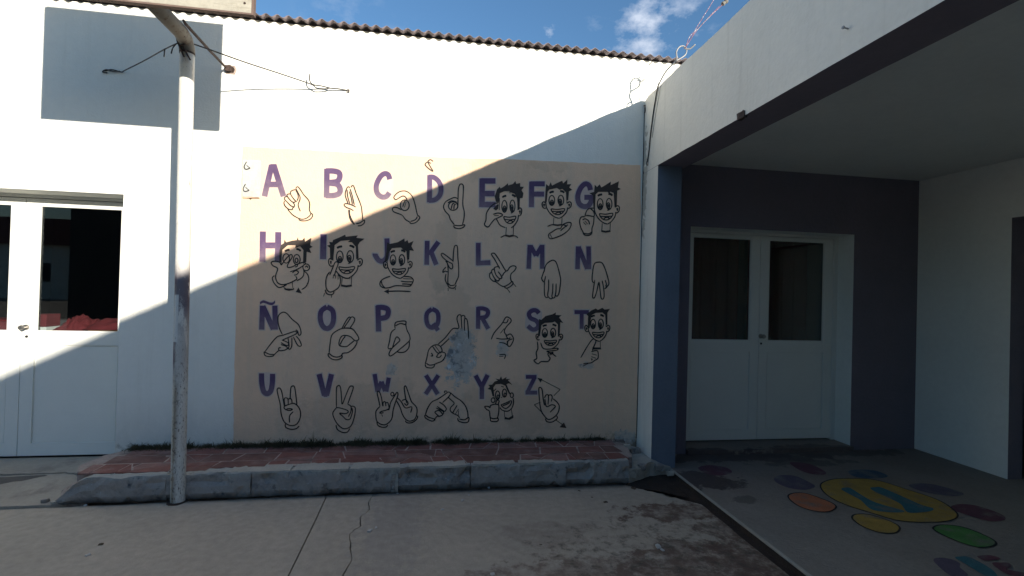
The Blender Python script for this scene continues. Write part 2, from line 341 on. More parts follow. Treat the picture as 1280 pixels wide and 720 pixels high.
# wall paint -----------------------------------------------------------
class Paint:
    """thin painted shapes lying on the long wall (Y just under 0)"""
    def __init__(s): s.bm = bmesh.new(); s.k = 0
    def off(s, base): s.k += 1; return -(base + .00006*s.k)
    def line(s, pts, w=1.5, closed=False, base=.0032, sm=4):
        P = smoothline([Vector((x, y, 0)) for x, y in pts], sm, closed); y = s.off(base); L_, R_ = [], []
        n = len(P)
        for i, p in enumerate(P):
            a = P[(i-1) % (n-1)] if closed else P[max(0, i-1)]; b = P[(i+1) % (n-1)] if closed else P[min(n-1, i+1)]
            d = (b-a)
            if d.length < 1e-6: d = Vector((1, 0, 0))
            d.normalize(); nn = Vector((-d.y, d.x, 0))
            ww = w*.5*(1+.22*noise.noise(Vector((p.x*.13, p.y*.13, 3))))
            if not closed and (i == 0 or i == n-1): ww *= .6
            for s_, lst in ((1, L_), (-1, R_)):
                q = onY(p.x+nn.x*ww*s_, p.y+nn.y*ww*s_); lst.append(s.bm.verts.new((q.x, y, q.z)))
        for i in range(n-1): s.bm.faces.new((L_[i], L_[i+1], R_[i+1], R_[i]))
    def fill(s, pts, base=.0028, sm=1):
        P = smoothline([Vector((x, y, 0)) for x, y in pts], sm, True)[:-1] if sm > 1 else [Vector((x, y, 0)) for x, y in pts]
        y = s.off(base)
        Q = [onY(p.x, p.y) for p in P]
        V, E, Fc, *_ = delaunay_2d_cdt([Vector((q.x, q.z)) for q in Q], [], [list(range(len(Q)))], 1, 1e-6)
        vs = [s.bm.verts.new((v.x, y, v.y)) for v in V]
        for f in Fc:
            try: s.bm.faces.new([vs[i] for i in f])
            except ValueError: pass
    def ell(s, cx, cy, rx, ry, w=1.4, rot=0, fill=False, n=16):
        P = [(cx+rx*math.cos(a)*math.cos(rot)-ry*math.sin(a)*math.sin(rot), cy+rx*math.cos(a)*math.sin(rot)+ry*math.sin(a)*math.cos(rot)) for a in [i*2*math.pi/n for i in range(n)]]
        s.fill(P) if fill else s.line(P, w, True, sm=2)
    def done(s, name, m, parent, **k):
        for f in s.bm.faces:
            f.normal_update()
            if f.normal.y > 0: f.normal_flip()
        return obj(name, s.bm, m, parent, **k)

# ------------------------------------------------------------------ ground
bm = bmesh.new()
prism([(-150, -150), (150, -150), (150, 150), (-150, 150)], -.35, -.055, bm)
ground = obj('ground', bm, mat('packed_yard_earth', (.30, .25, .19), 1, .2, 1.5, .6, 40), kind='structure')
def jag(p, q, n, a, seed):
    p = Vector((*p, 0)); q = Vector((*q, 0)); d = (q-p); nn = Vector((-d.y, d.x, 0)).normalized(); r = []
    for i in range(n+1):
        t = i/n; o = (noise.noise(Vector((t*9, seed, 0)))+.6*noise.noise(Vector((t*31, seed, 5))))*a
        r.append(tuple((p+d*t+nn*o)[:2]))
    return r
yard = bpy.data.objects.new('courtyard_paving', None); COL.objects.link(yard); yard['kind'] = 'structure'
EDGE = jag((1.50, -.56), (1.925, -.95), 16, .02, 3)
crk = [(-.43, -.57), (-.455, -.70), (-.43, -.82), (-.47, -.93), (-.455, -1.05), (-.50, -1.15), (-.47, -1.3), (-.44, -1.42), (-.46, -1.6), (-.42, -1.9), (-.47, -2.4), (-.4, -3.2)]
crk = [crk[0]] + [q for a, b in zip(crk, crk[1:]) for q in jag(a, b, 6, .012, a[1]*7)[1:]]
front = jag((-3.4, -.628), (-.765, -.566), 60, .014, 9)
polyA = [(-14, -14), (-14, -.63)] + front + [(-.752, -.9), (-.735, -1.6), (-.70, -14)]
polyB = [(-.693, -14), (-.727, -1.6), (-.744, -.9), (-.757, -.566)] + jag((-.74, -.566), (-.44, -.565), 8, .008, 2) + crk + [(-.42, -14)]
polyC = [(x+.006+.002*math.sin(y*23), y) for x, y in reversed(crk)] + jag((-.41, -.565), (1.48, -.55), 44, .009, 5) + EDGE + jag((1.927, -.96), (1.925, -4), 60, .009, 4) + [(1.925, -14), (-.41, -14)]
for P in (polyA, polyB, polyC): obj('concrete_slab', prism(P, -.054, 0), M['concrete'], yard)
# patio floor under the canopy
patio = bpy.data.objects.new('patio_floor', None); COL.objects.link(patio); patio['kind'] = 'structure'
obj('floor_slab', prism(jag((2.005, -12), (2.01, -.02), 200, .004, 8) + [(2.01, .028), (6.2, .028), (6.2, -12)], -.05, .03), M['patio'], patio)
obj('edge_lip', prism([(x-.016-.004*noise.noise(Vector((y*9, 1, 1))), y) for x, y in jag((2.004, -12), (2.008, -.12), 120, .004, 8)] + [(x, y) for x, y in reversed(jag((2.003, -12), (2.008, -.12), 120, .003, 8))], -.05, .036), M['kerbtop'], patio)
obj('groove_dirt', rough(prism([(1.915, -12), (1.9885, -12), (1.9885, -.35), (1.915, -.55)], -.052, -.006), .003, 15, 1, .12), M['soil'], patio)
obj('groove_side', prism([(1.9835, -12), (1.9868, -12), (1.9868, -.30), (1.9835, -.30)], -.05, .027), M['soil'], patio)

def spot(pts, m, line=True, ox=0, oy=0, s=1, lvl=0, name='painted_spot'):
    P = smoothline([Vector((ox+x/s, oy+y/s, 0)) for x, y in pts], 5, True)[:-1]
    Q = [onZ(p.x, p.y, .03) for p in P]
    b = bmesh.new(); z = .0335+.0012*lvl
    vs = [b.verts.new((q.x, q.y, z)) for q in Q]; f = b.faces.new(vs); f.normal_update()
    if f.normal.z < 0: f.normal_flip()
    bmesh.ops.triangulate(b, faces=b.faces[:])
    o = obj(name, b, m, patio)
    if line:
        b = bmesh.new(); n = len(Q); c = sum((Vector((q.x, q.y, 0)) for q in Q), Vector())/n; a_ = []
        for q in Q:
            d = (Vector((q.x, q.y, 0))-c).normalized()*.0055
            a_.append((b.verts.new((q.x-d.x, q.y-d.y, z+.0006)), b.verts.new((q.x+d.x, q.y+d.y, z+.0006))))
        for i in range(n):
            f = b.faces.new((a_[i][0], a_[i][1], a_[(i+1) % n][1], a_[(i+1) % n][0])); f.normal_update()
            if f.normal.z < 0: f.normal_flip()
        obj('outline', b, M['line'], o)
    return o
PY, PO, PT, PG, PP, PM, PB = paint('yellow_floor_paint', (.42, .275, .06)), paint('orange_floor_paint', (.50, .175, .08)), paint('teal_floor_paint', (.045, .16, .19)), \
    paint('green_floor_paint', (.085, .26, .06)), paint('purple_floor_paint', (.12, .095, .135)), paint('maroon_floor_paint', (.14, .05, .07)), paint('blue_floor_paint', (.06, .10, .15))
k = dict(ox=980, oy=580, s=4.923)
spot([(225, 130), (290, 98), (400, 92), (560, 100), (760, 160), (950, 225), (1050, 290), (1065, 330), (1000, 355), (860, 362), (700, 350), (540, 305), (370, 250), (260, 190)], PY, **k)
spot([(352, 158), (375, 148), (410, 152), (470, 190), (540, 230), (620, 258), (740, 293), (690, 302), (570, 292), (520, 272), (470, 225), (390, 182)], PT, False, lvl=1, **k)
spot([(530, 152), (560, 146), (600, 148), (700, 190), (840, 253), (915, 275), (912, 290), (860, 300), (762, 301), (720, 252), (640, 210), (570, 180)], PT, False, lvl=1, **k)
spot([(25, 200), (60, 182), (130, 183), (230, 215), (300, 245), (320, 270), (280, 295), (200, 295), (110, 270), (50, 235)], PO, **k)
spot([(420, 325), (450, 312), (530, 315), (640, 350), (700, 380), (712, 405), (680, 428), (590, 425), (490, 390), (430, 350)], PY, **k)
spot([(370, 165), (420, 138), (520, 135), (640, 150), (760, 185), (900, 245), (980, 290), (1000, 325), (950, 350), (850, 360), (760, 345), (620, 300), (480, 240), (400, 195)], PG, ox=1120, oy=640, s=8)
k = dict(ox=840, oy=540, s=2.909)
spot([(372, 168), (400, 158), (450, 162), (495, 182), (520, 200), (480, 212), (420, 203), (380, 185)], PP, False, **k)
spot([(95, 132), (135, 122), (195, 130), (218, 148), (175, 160), (125, 152)], PM, False, **k)
spot([(430, 112), (500, 118), (560, 148), (540, 158), (490, 150), (450, 132)], PM, False, **k)
spot([(640, 145), (680, 138), (740, 142), (785, 162), (740, 170), (670, 165)], PB, False, **k)
spot([(860, 196), (900, 188), (970, 196), (1060, 225), (1020, 235), (920, 220)], PP, False, **k)
spot([(1015, 272), (1045, 264), (1110, 270), (1200, 302), (1208, 322), (1150, 325), (1070, 302), (1020, 285)], PM, False, **k)
k = dict(ox=1120, oy=640, s=8, name='painted_figure')
spot([(380, 475), (450, 462), (560, 480), (640, 520), (640, 560), (720, 640), (560, 650), (400, 525)], PP, False, **k)
spot([(590, 465), (650, 452), (730, 456), (860, 520), (980, 600), (1010, 660), (900, 650), (700, 530)], PT, False, lvl=1, **k)
spot([(810, 455), (880, 442), (960, 445), (1045, 475), (960, 492), (880, 492)], PM, False, lvl=2, **k)
spot([(960, 520), (1050, 515), (1130, 520), (1150, 560), (1110, 582), (1290, 620), (1280, 650), (1150, 645), (1040, 590)], PM, False, lvl=2, **k)

# ------------------------------------------------------------------ long building
house = thing('school_building', 'long white plastered building with the sign alphabet mural and corrugated roof', 'building')
HW = 3.68
def wall_boxes(b, X0, X1, ox0, ox1, oz0, oz1, y0, y1, z0, z1):
    bx(b, X0, ox0, y0, y1, z0, z1); bx(b, ox1, X1, y0, y1, z0, z1)
    bx(b, ox0, ox1, y0, y1, oz1, z1); bx(b, ox0, ox1, y0, y1, z0, oz0)
b = bmesh.new(); wall_boxes(b, -9, 1.83, -4.18, -2.4824, .03, 2.1936, 0, .30, -.2, HW)
obj('wall', b, M['white'], house)
b = bmesh.new(); bx(b, 1.83, 6.2, 0, .30, 2.756, HW); obj('wall', b, M['white'], house)
b = bmesh.new(); wall_boxes(b, 1.83, 6.2, 2.33, 4.078, .062, 2.172, .03, .30, -.2, 2.756)
for f in b.faces:
    f.normal_update(); c = f.calc_center_median(); f.material_index = 0 if abs(c.y-.03) < .001 else 1
obj('wall', b, [M['navy'], M['whiteclean']], house, label='dark navy stretch of wall under the canopy')
# mural ground coat
Pm = Paint()
edge = [(303, 183), (360, 186), (430, 190), (540, 196), (620, 198.5), (700, 202), (760, 205), (800.5, 206.5), (801, 260), (799.5, 340), (797.5, 450), (795, 568),
        (700, 568), (500, 570), (291, 572), (291.5, 552), (292, 500), (294, 430), (296, 350), (299, 300), (301, 240)]
ee = []
for a, c in zip(edge, edge[1:]+edge[:1]):
    for i in range(8):
        t_ = i/8; x = a[0]+(c[0]-a[0])*t_; y = a[1]+(c[1]-a[1])*t_
        ee.append((x+noise.noise(Vector((x*.2, y*.2, 1)))*1.2, y+noise.noise(Vector((x*.15, y*.2, 7)))*1.0))
Pm.fill(ee, base=.0015)
mural = Pm.done('mural', M['mural'], house, label='tan painted field with purple letters and outlined signing hands')

# letters: strokes in a unit box (0,0 top left), px box in the photo
LET = {
 'A': [[(.12, 1), (.42, 0)], [(.5, 0), (.9, 1)], [(.28, .62), (.72, .62)], [(.36, .06), (.6, .06)]],
 'B': [[(.16, 0), (.14, 1)], 'c', [(.1, .08), (.5, .08), (.8, .14), (.84, .3), (.7, .44), (.3, .48)], 'c', [(.3, .5), (.7, .54), (.86, .7), (.8, .86), (.5, .93), (.1, .93)]],
 'C': ['c', [(.88, .28), (.8, .12), (.6, .07), (.35, .2), (.15, .5), (.2, .78), (.45, .92), (.7, .9), (.86, .76)]],
 'D': [[(.16, 0), (.14, 1)], 'c', [(.1, .07), (.4, .08), (.7, .22), (.86, .45), (.8, .72), (.5, .9), (.1, .93)]],
 'E': [[(.16, 0), (.14, 1)], [(.1, .09), (.97, .09)], [(.1, .53), (.92, .53)], [(.1, .91), (.97, .91)]],
 'F': [[(.18, 0), (.16, 1)], [(.1, .09), (1, .09)], [(.1, .49), (.95, .49)]],
 'G': ['c', [(.84, .3), (.76, .12), (.55, .06), (.3, .22), (.14, .52), (.2, .8), (.45, .93), (.72, .9), (.88, .72), (.86, .58)], [(.5, .58), (.98, .58)]],
 'H': [[(.14, 0), (.12, 1)], [(.86, .02), (.84, 1)], [(.1, .46), (.9, .46)]],
 'I': [[(.55, 0), (.48, 1)]],
 'J': ['c', [(.84, 0), (.86, .4), (.84, .75), (.62, .92), (.36, .9), (.16, .7), (.14, .62)]],
 'K': [[(.18, 0), (.14, 1)], [(.9, .04), (.3, .58)], [(.42, .44), (.76, 1)]],
 'L': [[(.2, 0), (.2, 1)], [(.1, .91), (1, .88)]],
 'M': [[(.18, 0), (.12, 1)], [(.22, .04), (.52, .46)], [(.52, .46), (.84, .04)], [(.86, 0), (.86, 1)]],
 'N': [[(.18, 0), (.14, 1)], [(.2, .02), (.76, .98)], [(.84, 0), (.86, 1)]],
 'O': ['c', [(.5, .07), (.2, .22), (.13, .5), (.24, .8), (.5, .93), (.77, .8), (.87, .5), (.8, .2), (.5, .07)]],
 'P': [[(.2, 0), (.24, 1)], 'c', [(.1, .08), (.5, .07), (.82, .14), (.86, .3), (.72, .45), (.3, .5)]],
 'Q': ['c', [(.48, .08), (.2, .24), (.14, .5), (.24, .78), (.5, .88), (.77, .76), (.86, .48), (.78, .2), (.48, .08)], [(.55, .7), (.84, 1)]],
 'R': [[(.16, 0), (.14, 1)], 'c', [(.1, .08), (.5, .07), (.82, .16), (.84, .32), (.66, .46), (.25, .5)], [(.42, .48), (.88, 1)]],
 'S': ['c', [(.88, .2), (.7, .08), (.4, .08), (.18, .22), (.3, .42), (.65, .52), (.85, .7), (.72, .88), (.42, .92), (.1, .76)]],
 'T': [[(0, .09), (1, .09)], [(.5, .05), (.5, 1)]],
 'U': ['c', [(.16, 0), (.18, .45), (.3, .82), (.52, .92), (.74, .8), (.84, .45), (.86, .02)]],
 'V': [[(.14, 0), (.46, .98)], [(.88, 0), (.58, .98)], [(.4, .92), (.64, .92)]],
 'W': [[(.12, 0), (.28, .98)], [(.3, .95), (.5, .42)], [(.5, .42), (.7, .95)], [(.9, .2), (.76, .98)]],
 'X': [[(.12, 0), (.86, 1)], [(.9, 0), (.1, 1)]],
 'Y': [[(.1, .02), (.5, .48)], [(.9, 0), (.5, .5)], [(.52, .42), (.52, 1)]],
 'Z': [[(.08, .1), (.95, .1)], [(.82, .1), (.2, .9)], [(.05, .91), (1, .91)]],
}
BOX = dict(A=(327, 206.4, 357.6, 245.5, 7.2), B=(405, 211, 428.5, 247, 7), C=(467, 214.7, 490, 249, 6.6), D=(534, 219, 554, 253, 6.2), E=(599.5, 223, 620, 259, 7), F=(661, 227, 681, 259, 6.4),
           G=(719, 228, 741.6, 260.3, 6.4), H=(325, 289.4, 351.7, 327.2, 7.6), I=(399.6, 292.8, 408.6, 324, 7.8), J=(466, 298, 487, 328.6, 6.4), K=(530.6, 301, 550, 331, 6), L=(594, 303.5, 613, 331.6, 6),
           M=(658, 306, 681, 336, 5.6), N=(719, 308, 738.8, 336.5, 5.8), O=(397.5, 381.5, 420, 413, 6.4), P=(468.6, 382, 488, 414.3, 6.6), Q=(530, 384, 551, 413, 5.6), R=(595, 383.7, 612.4, 411, 5.4),
           S=(658, 386, 675.7, 414, 5.6), T=(718, 388, 736, 411, 5), U=(323.9, 466.6, 343.6, 494.2, 6.6), V=(396, 467.5, 417, 495, 6.6), W=(465.6, 467.5, 488.3, 490, 5.4), X=(530, 469, 550, 492.6, 5.4),
           Y=(592.5, 468.6, 611.4, 498.8, 5.6), Z=(656, 468.6, 671.4, 492.9, 5))
BOX['Ñ'] = (324, 382, 347.5, 412, 6.6)
def letter(ch):
    x0, y0, x1, y1, wd = BOX[ch]
    for lay, (m, grow, base) in enumerate(((M['letteredge'], 2.6, .0019), (M['letter'], 0, .0025))):
        P = Paint()
        st = LET['N' if ch == 'Ñ' else ch]; cur = False
        polys = []
        for s_ in st:
            if s_ == 'c': cur = True; continue
            pts = [(x0+u*(x1-x0), y0+v*(y1-y0)) for u, v in s_]
            q = smoothline([Vector((*p, 0)) for p in pts], 4) if cur else [Vector((*p, 0)) for p in pts]
            # outline of the stroke
            Lf, Rt = [], []
            for i, p in enumerate(q):
                d = (q[min(i+1, len(q)-1)]-q[max(i-1, 0)]).normalized(); nn = Vector((-d.y, d.x, 0))*(wd+grow)/2
                e = d*grow/2*(1 if i == len(q)-1 else -1 if i == 0 else 0)
                Lf.append(p+nn+e); Rt.append(p-nn+e)
            for i in range(len(q)-1): polys.append([Lf[i], Lf[i+1], Rt[i+1], Rt[i]])
            cur = False
        if ch == 'Ñ':
            q = smoothline([Vector((*p, 0)) for p in ((325, 379), (329, 377), (333, 378), (337, 379.5), (341, 379.6), (344, 377))], 3)
            for a, c in zip(q, q[1:]):
                w_ = (1.6+grow/3); polys.append([Vector((a.x, a.y-w_, 0)), Vector((c.x, c.y-w_, 0)), Vector((c.x, c.y+w_, 0)), Vector((a.x, a.y+w_, 0))])
        V2, F2 = [], []
        for po in polys:
            a = sum(po[i].x*po[(i+1) % 4].y-po[(i+1) % 4].x*po[i].y for i in range(4))
            if a < 0: po = po[::-1]
            i0 = len(V2)
            for p in po:
                w3 = onY(p.x, p.y); V2.append(Vector((w3.x, w3.z)))
            F2.append(list(range(i0, i0+4))[::-1])
        V, E_, Fc, _ov, _oe, _of = delaunay_2d_cdt(V2, [], F2, 0, 1e-5)
        Fc = [f for f, q_ in zip(Fc, _of) if len(q_)]
        vs = [P.bm.verts.new((v.x, -base, v.y)) for v in V]
        for f in Fc:
            try: P.bm.faces.new([vs[i] for i in f])
            except ValueError: pass
        if lay == 0: edgebm = (P, m)
        else:
            o = P.done('painted_letter', m, mural, label='purple painted letter ' + ch)
    # pale brushed edge is folded into the letter as a second, lower coat
    me = bpy.data.meshes.new('coat'); P, m = edgebm
    for f in P.bm.faces:
        f.normal_update()
        if f.normal.y > 0: f.normal_flip()
    P.bm.to_mesh(me); P.bm.free()
    b = bmesh.new(); b.from_mesh(o.data); n0 = len(b.faces); b.from_mesh(me)
    b.faces.ensure_lookup_table()
    for f in b.faces[n0:]: f.material_index = 1
    b.to_mesh(o.data); b.free(); o.data.materials.append(m); bpy.data.meshes.remove(me)
for ch in BOX: letter(ch)

# signing hands and faces -------------------------------------------------
class Draw(Paint):
    def __init__(s, ox, oy, sc): super().__init__(); s.o = (ox, oy, sc); s.hb = Paint()
    def T(s, pts): return [(s.o[0]+x/s.o[2], s.o[1]+y/s.o[2]) for x, y in pts]
    def l(s, *lines, w=1.42):
        for q in lines: s.line(s.T(q), w)
        return s
    def f(s, *polys):
        for q in polys: s.hb.k += 3; s.hb.fill(s.T(q), base=.0034)
        return s
    def e(s, *els):
        for (cx, cy, rx, ry) in els:
            c = s.T([(cx, cy)])[0]; s.ell(c[0], c[1], rx/s.o[2], ry/s.o[2], 1.35)
        return s
    def head(s, fl, fr, hl, ch, ears='lr', eyes=True, neck=True, mouth=True, right=True, left=True, shoulders=False):
        # template face measured on the one beside the G
        def A(pts): return [(fl+(x-608)*(fr-fl)/172, hl+(y-255)*(ch-hl)/270) for x, y in pts]
        if left: s.l(A([(608, 385), (612, 425), (640, 478), (680, 513), (715, 525)]))
        if right: s.l(A([(715, 525), (745, 505), (775, 465), (784, 425)]))
        s.l(A([(610, 300), (608, 390)]), A([(777, 300), (777, 390)]))
        if eyes:
            for cx, cy, px_, py_ in ((655, 362, 656, 382), (728, 360, 722, 373)):
                c = A([(cx, cy)])[0]; rx = 23*(fr-fl)/172; ry = 45*(ch-hl)/270; s.e((c[0], c[1], rx, ry))
                c = A([(px_, py_)])[0]; s.e((c[0], c[1], rx*.52, ry*.5)); c = A([(px_, py_+2)])[0]
                s.f([(c[0]+rx*.36*math.cos(a), c[1]+ry*.34*math.sin(a)) for a in [i*.785 for i in range(8)]])
        s.l(A([(636, 295), (650, 286), (672, 282)]), A([(722, 276), (740, 280), (756, 292)]), w=2.6)
        s.l(A([(712, 412), (728, 408), (733, 388)]), w=1.3)
        if mouth:
            s.l(A([(648, 438), (700, 444), (757, 437), (745, 470), (715, 490), (680, 486), (656, 462), (648, 438)]), A([(660, 460), (700, 464), (748, 459)]), A([(680, 486), (700, 472), (725, 472), (722, 488)]), w=1.4)
        if neck:
            s.l(A([(672, 518), (668, 578)]), A([(738, 513), (735, 578)])); s.f(A([(664, 574), (700, 580), (738, 574), (741, 588), (700, 596), (664, 588)]))
        if shoulders: s.l(A([(620, 598), (650, 584), (668, 582)]), A([(738, 582), (760, 588), (778, 600)]))
        if 'r' in ears: s.l(A([(780, 388), (797, 374), (812, 388), (808, 418), (792, 434), (778, 430)]), A([(787, 404), (798, 396), (794, 418)]))
        if 'l' in ears: s.l(A([(604, 388), (590, 374), (577, 388), (580, 418), (594, 434), (608, 430)]), A([(600, 404), (590, 396), (594, 418)]))
        return s
    def end(s, label):
        o = s.done('painted_hand' if 'head' not in label else 'painted_figure', M['line'], mural, label=label)
        if len(s.hb.bm.faces):
            for f in s.hb.bm.faces:
                f.normal_update()
                if f.normal.y > 0: f.normal_flip()
            me = bpy.data.meshes.new('fill'); s.hb.bm.to_mesh(me)
            b = bmesh.new(); b.from_mesh(o.data); n0 = len(b.faces); b.from_mesh(me); b.faces.ensure_lookup_table()
            for f in b.faces[n0:]: f.material_index = 1
            b.to_mesh(o.data); b.free(); o.data.materials.append(M['hair']); bpy.data.meshes.remove(me)
        s.hb.bm.free()
        return o
H_ = 'black outline of '
D = Draw(300, 190, 7.2); D.l([(545, 535), (530, 500), (525, 470), (540, 430), (540, 400), (520, 360), (505, 328), (520, 313), (545, 340), (575, 385), (615, 430), (628, 470), (625, 520), (638, 558), (610, 590), (570, 605), (530, 598), (480, 570), (450, 540), (430, 515)],
    [(512, 450), (490, 430), (462, 390), (455, 362), (475, 345), (502, 340)], [(503, 345), (520, 375), (525, 410), (515, 440)], [(500, 450), (478, 452), (450, 430), (425, 395), (432, 380), (455, 378)], [(490, 495), (460, 485), (425, 450), (402, 425), (405, 408), (425, 398)], [(475, 520), (440, 515), (410, 490), (397, 462), (402, 440)], [(478, 455), (492, 475), (488, 495), (475, 505), (475, 520)],
    [(640, 550), (655, 568), (640, 600), (600, 618), (560, 620), (535, 612), (533, 598)]).end(H_+'a closed fist beside A')
D = Draw(300, 190, 7.2); D.l([(1030, 655), (1000, 620), (985, 580), (978, 520)], [(1045, 497), (1000, 475), (950, 465), (938, 480), (960, 500), (1000, 515), (1022, 530)], [(975, 468), (950, 400), (950, 360), (965, 322), (978, 314), (990, 322)], [(985, 355), (1003, 420), (1012, 475)], [(965, 340), (970, 400), (990, 470)], [(990, 330), (1010, 390), (1030, 480)], [(1000, 320), (1010, 303), (1025, 310), (1045, 370), (1070, 430), (1092, 490), (1100, 550), (1105, 612)], [(988, 520), (988, 560), (1005, 605), (1030, 650)], [(1045, 645), (1075, 640), (1100, 625), (1120, 612), (1118, 640), (1090, 662), (1060, 665)]).end(H_+'a flat hand with thumb across beside B')
D = Draw(450, 190, 7.2); D.l([(425, 430), (405, 402), (380, 398), (350, 415), (322, 430), (305, 408), (330, 375), (365, 355), (410, 352), (450, 375), (475, 410), (495, 470), (510, 540), (520, 575)], [(372, 520), (330, 500), (300, 502), (292, 522), (310, 542), (360, 560), (385, 575), (410, 608), (450, 632)], [(420, 430), (440, 465)], [(385, 495), (400, 450), (412, 432)], [(400, 500), (415, 450)], [(520, 570), (538, 590), (520, 620), (490, 640), (455, 643), (450, 628)], [(517, 580), (498, 610), (455, 626)]).e((403, 480, 40, 48)).end(H_+'a curved hand beside C')
D = Draw(450, 190, 7.2); D.l([(880, 492), (882, 420), (885, 340), (895, 300), (910, 288), (928, 300), (930, 350), (925, 470), (938, 540), (935, 600), (922, 652)], [(880, 420), (850, 410), (810, 425), (770, 450), (752, 490), (765, 530), (800, 570), (815, 610), (850, 655)], [(790, 460), (825, 440), (872, 452)], [(820, 515), (832, 470), (850, 462)], [(845, 520), (848, 480), (862, 470)], [(845, 660), (850, 680), (890, 690), (930, 678), (942, 655), (900, 663), (850, 660)]).e((838, 487, 42, 38)).end(H_+'a raised index finger beside D')
D = Draw(590, 200, 7.2); D.head(245, 415, 290, 612, ears='r', left=False, shoulders=True).l([(240, 385), (200, 395), (160, 430), (130, 480), (125, 540), (112, 580), (130, 600), (150, 600), (180, 560), (215, 530), (250, 585), (300, 610)], [(190, 490), (230, 478), (265, 485), (272, 500), (245, 515), (215, 530)], [(200, 500), (240, 500)]).f(
    [(190, 440), (225, 400), (240, 400), (235, 440), (215, 455)], [(203, 330), (225, 265), (250, 240), (257, 257), (290, 238), (322, 210), (325, 230), (368, 216), (390, 190), (397, 216), (434, 208), (432, 240), (467, 243), (445, 272), (462, 300), (455, 342), (430, 345), (428, 440), (410, 440), (405, 350), (385, 305), (345, 290), (340, 305), (335, 280), (290, 282), (250, 300), (242, 380), (215, 378)]).end(H_+'a boy head with hand at the cheek beside E')
D = Draw(650, 200, 6.547); D.head(212, 386, 235, 478, shoulders=True).l([(235, 605), (260, 590), (300, 565), (330, 560), (350, 530), (390, 512), (415, 515), (415, 540), (395, 575), (350, 610), (300, 632), (250, 645), (232, 625), (235, 605)], [(330, 580), (360, 553), (392, 530)], [(245, 608), (262, 638)]).f(
    [(203, 345), (208, 250), (213, 198), (235, 215), (250, 182), (262, 210), (300, 190), (345, 170), (352, 192), (387, 160), (385, 200), (418, 198), (402, 225), (427, 245), (400, 257), (393, 330), (378, 330), (375, 265), (345, 237), (325, 245), (300, 230), (240, 243), (225, 262), (218, 345)]).end(H_+'a boy head above a flat hand beside F')
D = Draw(650, 200, 6.547); D.head(608, 780, 255, 525, ears='r').l([(600, 395), (575, 395), (550, 408), (535, 440), (532, 462)], [(530, 465), (500, 468), (487, 500), (495, 550), (515, 590), (525, 612), (560, 618), (585, 600), (588, 560), (600, 520), (605, 460)], [(510, 490), (535, 482), (560, 500), (568, 528)], [(518, 510), (540, 532)], [(530, 500), (552, 525)], [(575, 400), (600, 420), (605, 460), (560, 455), (540, 455)], [(520, 600), (560, 605), (585, 590)]).f(
    [(600, 400), (595, 290), (566, 272), (605, 262), (610, 203), (630, 222), (650, 200), (665, 225), (700, 205), (742, 177), (740, 207), (808, 175), (800, 225), (824, 238), (795, 252), (790, 385), (772, 385), (765, 270), (738, 260), (730, 278), (715, 262), (640, 262), (618, 282), (612, 400)]).end(H_+'a boy head with curled hand at the jaw beside G')
D = Draw(310, 280, 7.2); D.head(300, 505, 200, 520, ears='', left=False, right=False, neck=False, mouth=False, eyes=False).e((345, 310, 30, 42), (440, 320, 30, 45), (525, 390, 30, 30), (438, 328, 13, 20)).l([(300, 372), (285, 345), (240, 335), (210, 347), (225, 375), (268, 402), (250, 465), (262, 520), (300, 545), (350, 540), (400, 520), (440, 495), (430, 470)], [(300, 372), (330, 330), (370, 285), (392, 275), (400, 295), (380, 330), (355, 375), (365, 392), (400, 385), (450, 360), (500, 345), (517, 355), (490, 380), (440, 410), (380, 430)], [(240, 465), (220, 485), (235, 530), (275, 570), (318, 562), (350, 545)], [(400, 440), (430, 420), (455, 432), (440, 455), (415, 460)], [(440, 512), (490, 480), (505, 440), (500, 405)], [(500, 420), (535, 450), (548, 500), (525, 560), (485, 590)], [(515, 390), (530, 378), (540, 395)], [(325, 560), (332, 545)], [(400, 525), (405, 575)], [(330, 325), (350, 300)]).f(
    [(430, 612), (455, 572), (487, 626)], [(318, 562), (345, 580), (400, 582), (416, 575), (415, 592), (370, 602), (332, 592)], [(283, 345), (285, 240), (298, 190), (325, 172), (330, 142), (345, 165), (400, 150), (440, 145), (450, 118), (456, 145), (490, 145), (510, 122), (515, 160), (572, 123), (560, 190), (583, 205), (555, 222), (572, 262), (530, 250), (525, 345), (497, 340), (500, 235), (470, 200), (425, 218), (430, 190), (360, 192), (312, 232), (298, 345)]).end(H_+'a boy head behind a spread hand and curved arrow beside H')
D = Draw(390, 280, 7.2); D.head(190, 412, 170, 487, left=False).l([(160, 460), (185, 400), (208, 347), (228, 342), (236, 360), (215, 420), (202, 468)], [(160, 430), (135, 470), (125, 520), (130, 580), (160, 612), (200, 600), (240, 570), (257, 520), (250, 470), (232, 458)], [(190, 490), (196, 455)], [(213, 490), (215, 460)], [(235, 500), (236, 465)], [(120, 590), (130, 622), (160, 637), (190, 630), (200, 605)], [(115, 620), (105, 652)], [(180, 635), (175, 662)], [(215, 420), (250, 460), (300, 487), (345, 487)]).f(
    [(165, 320), (162, 215), (136, 195), (165, 187), (155, 160), (185, 165), (190, 145), (250, 120), (300, 96), (305, 115), (412, 103), (400, 125), (474, 133), (430, 165), (415, 190), (420, 312), (398, 315), (395, 205), (360, 165), (322, 163), (345, 145), (260, 152), (205, 190), (192, 320)]).end(H_+'a grinning boy head with a finger at the cheek beside I')
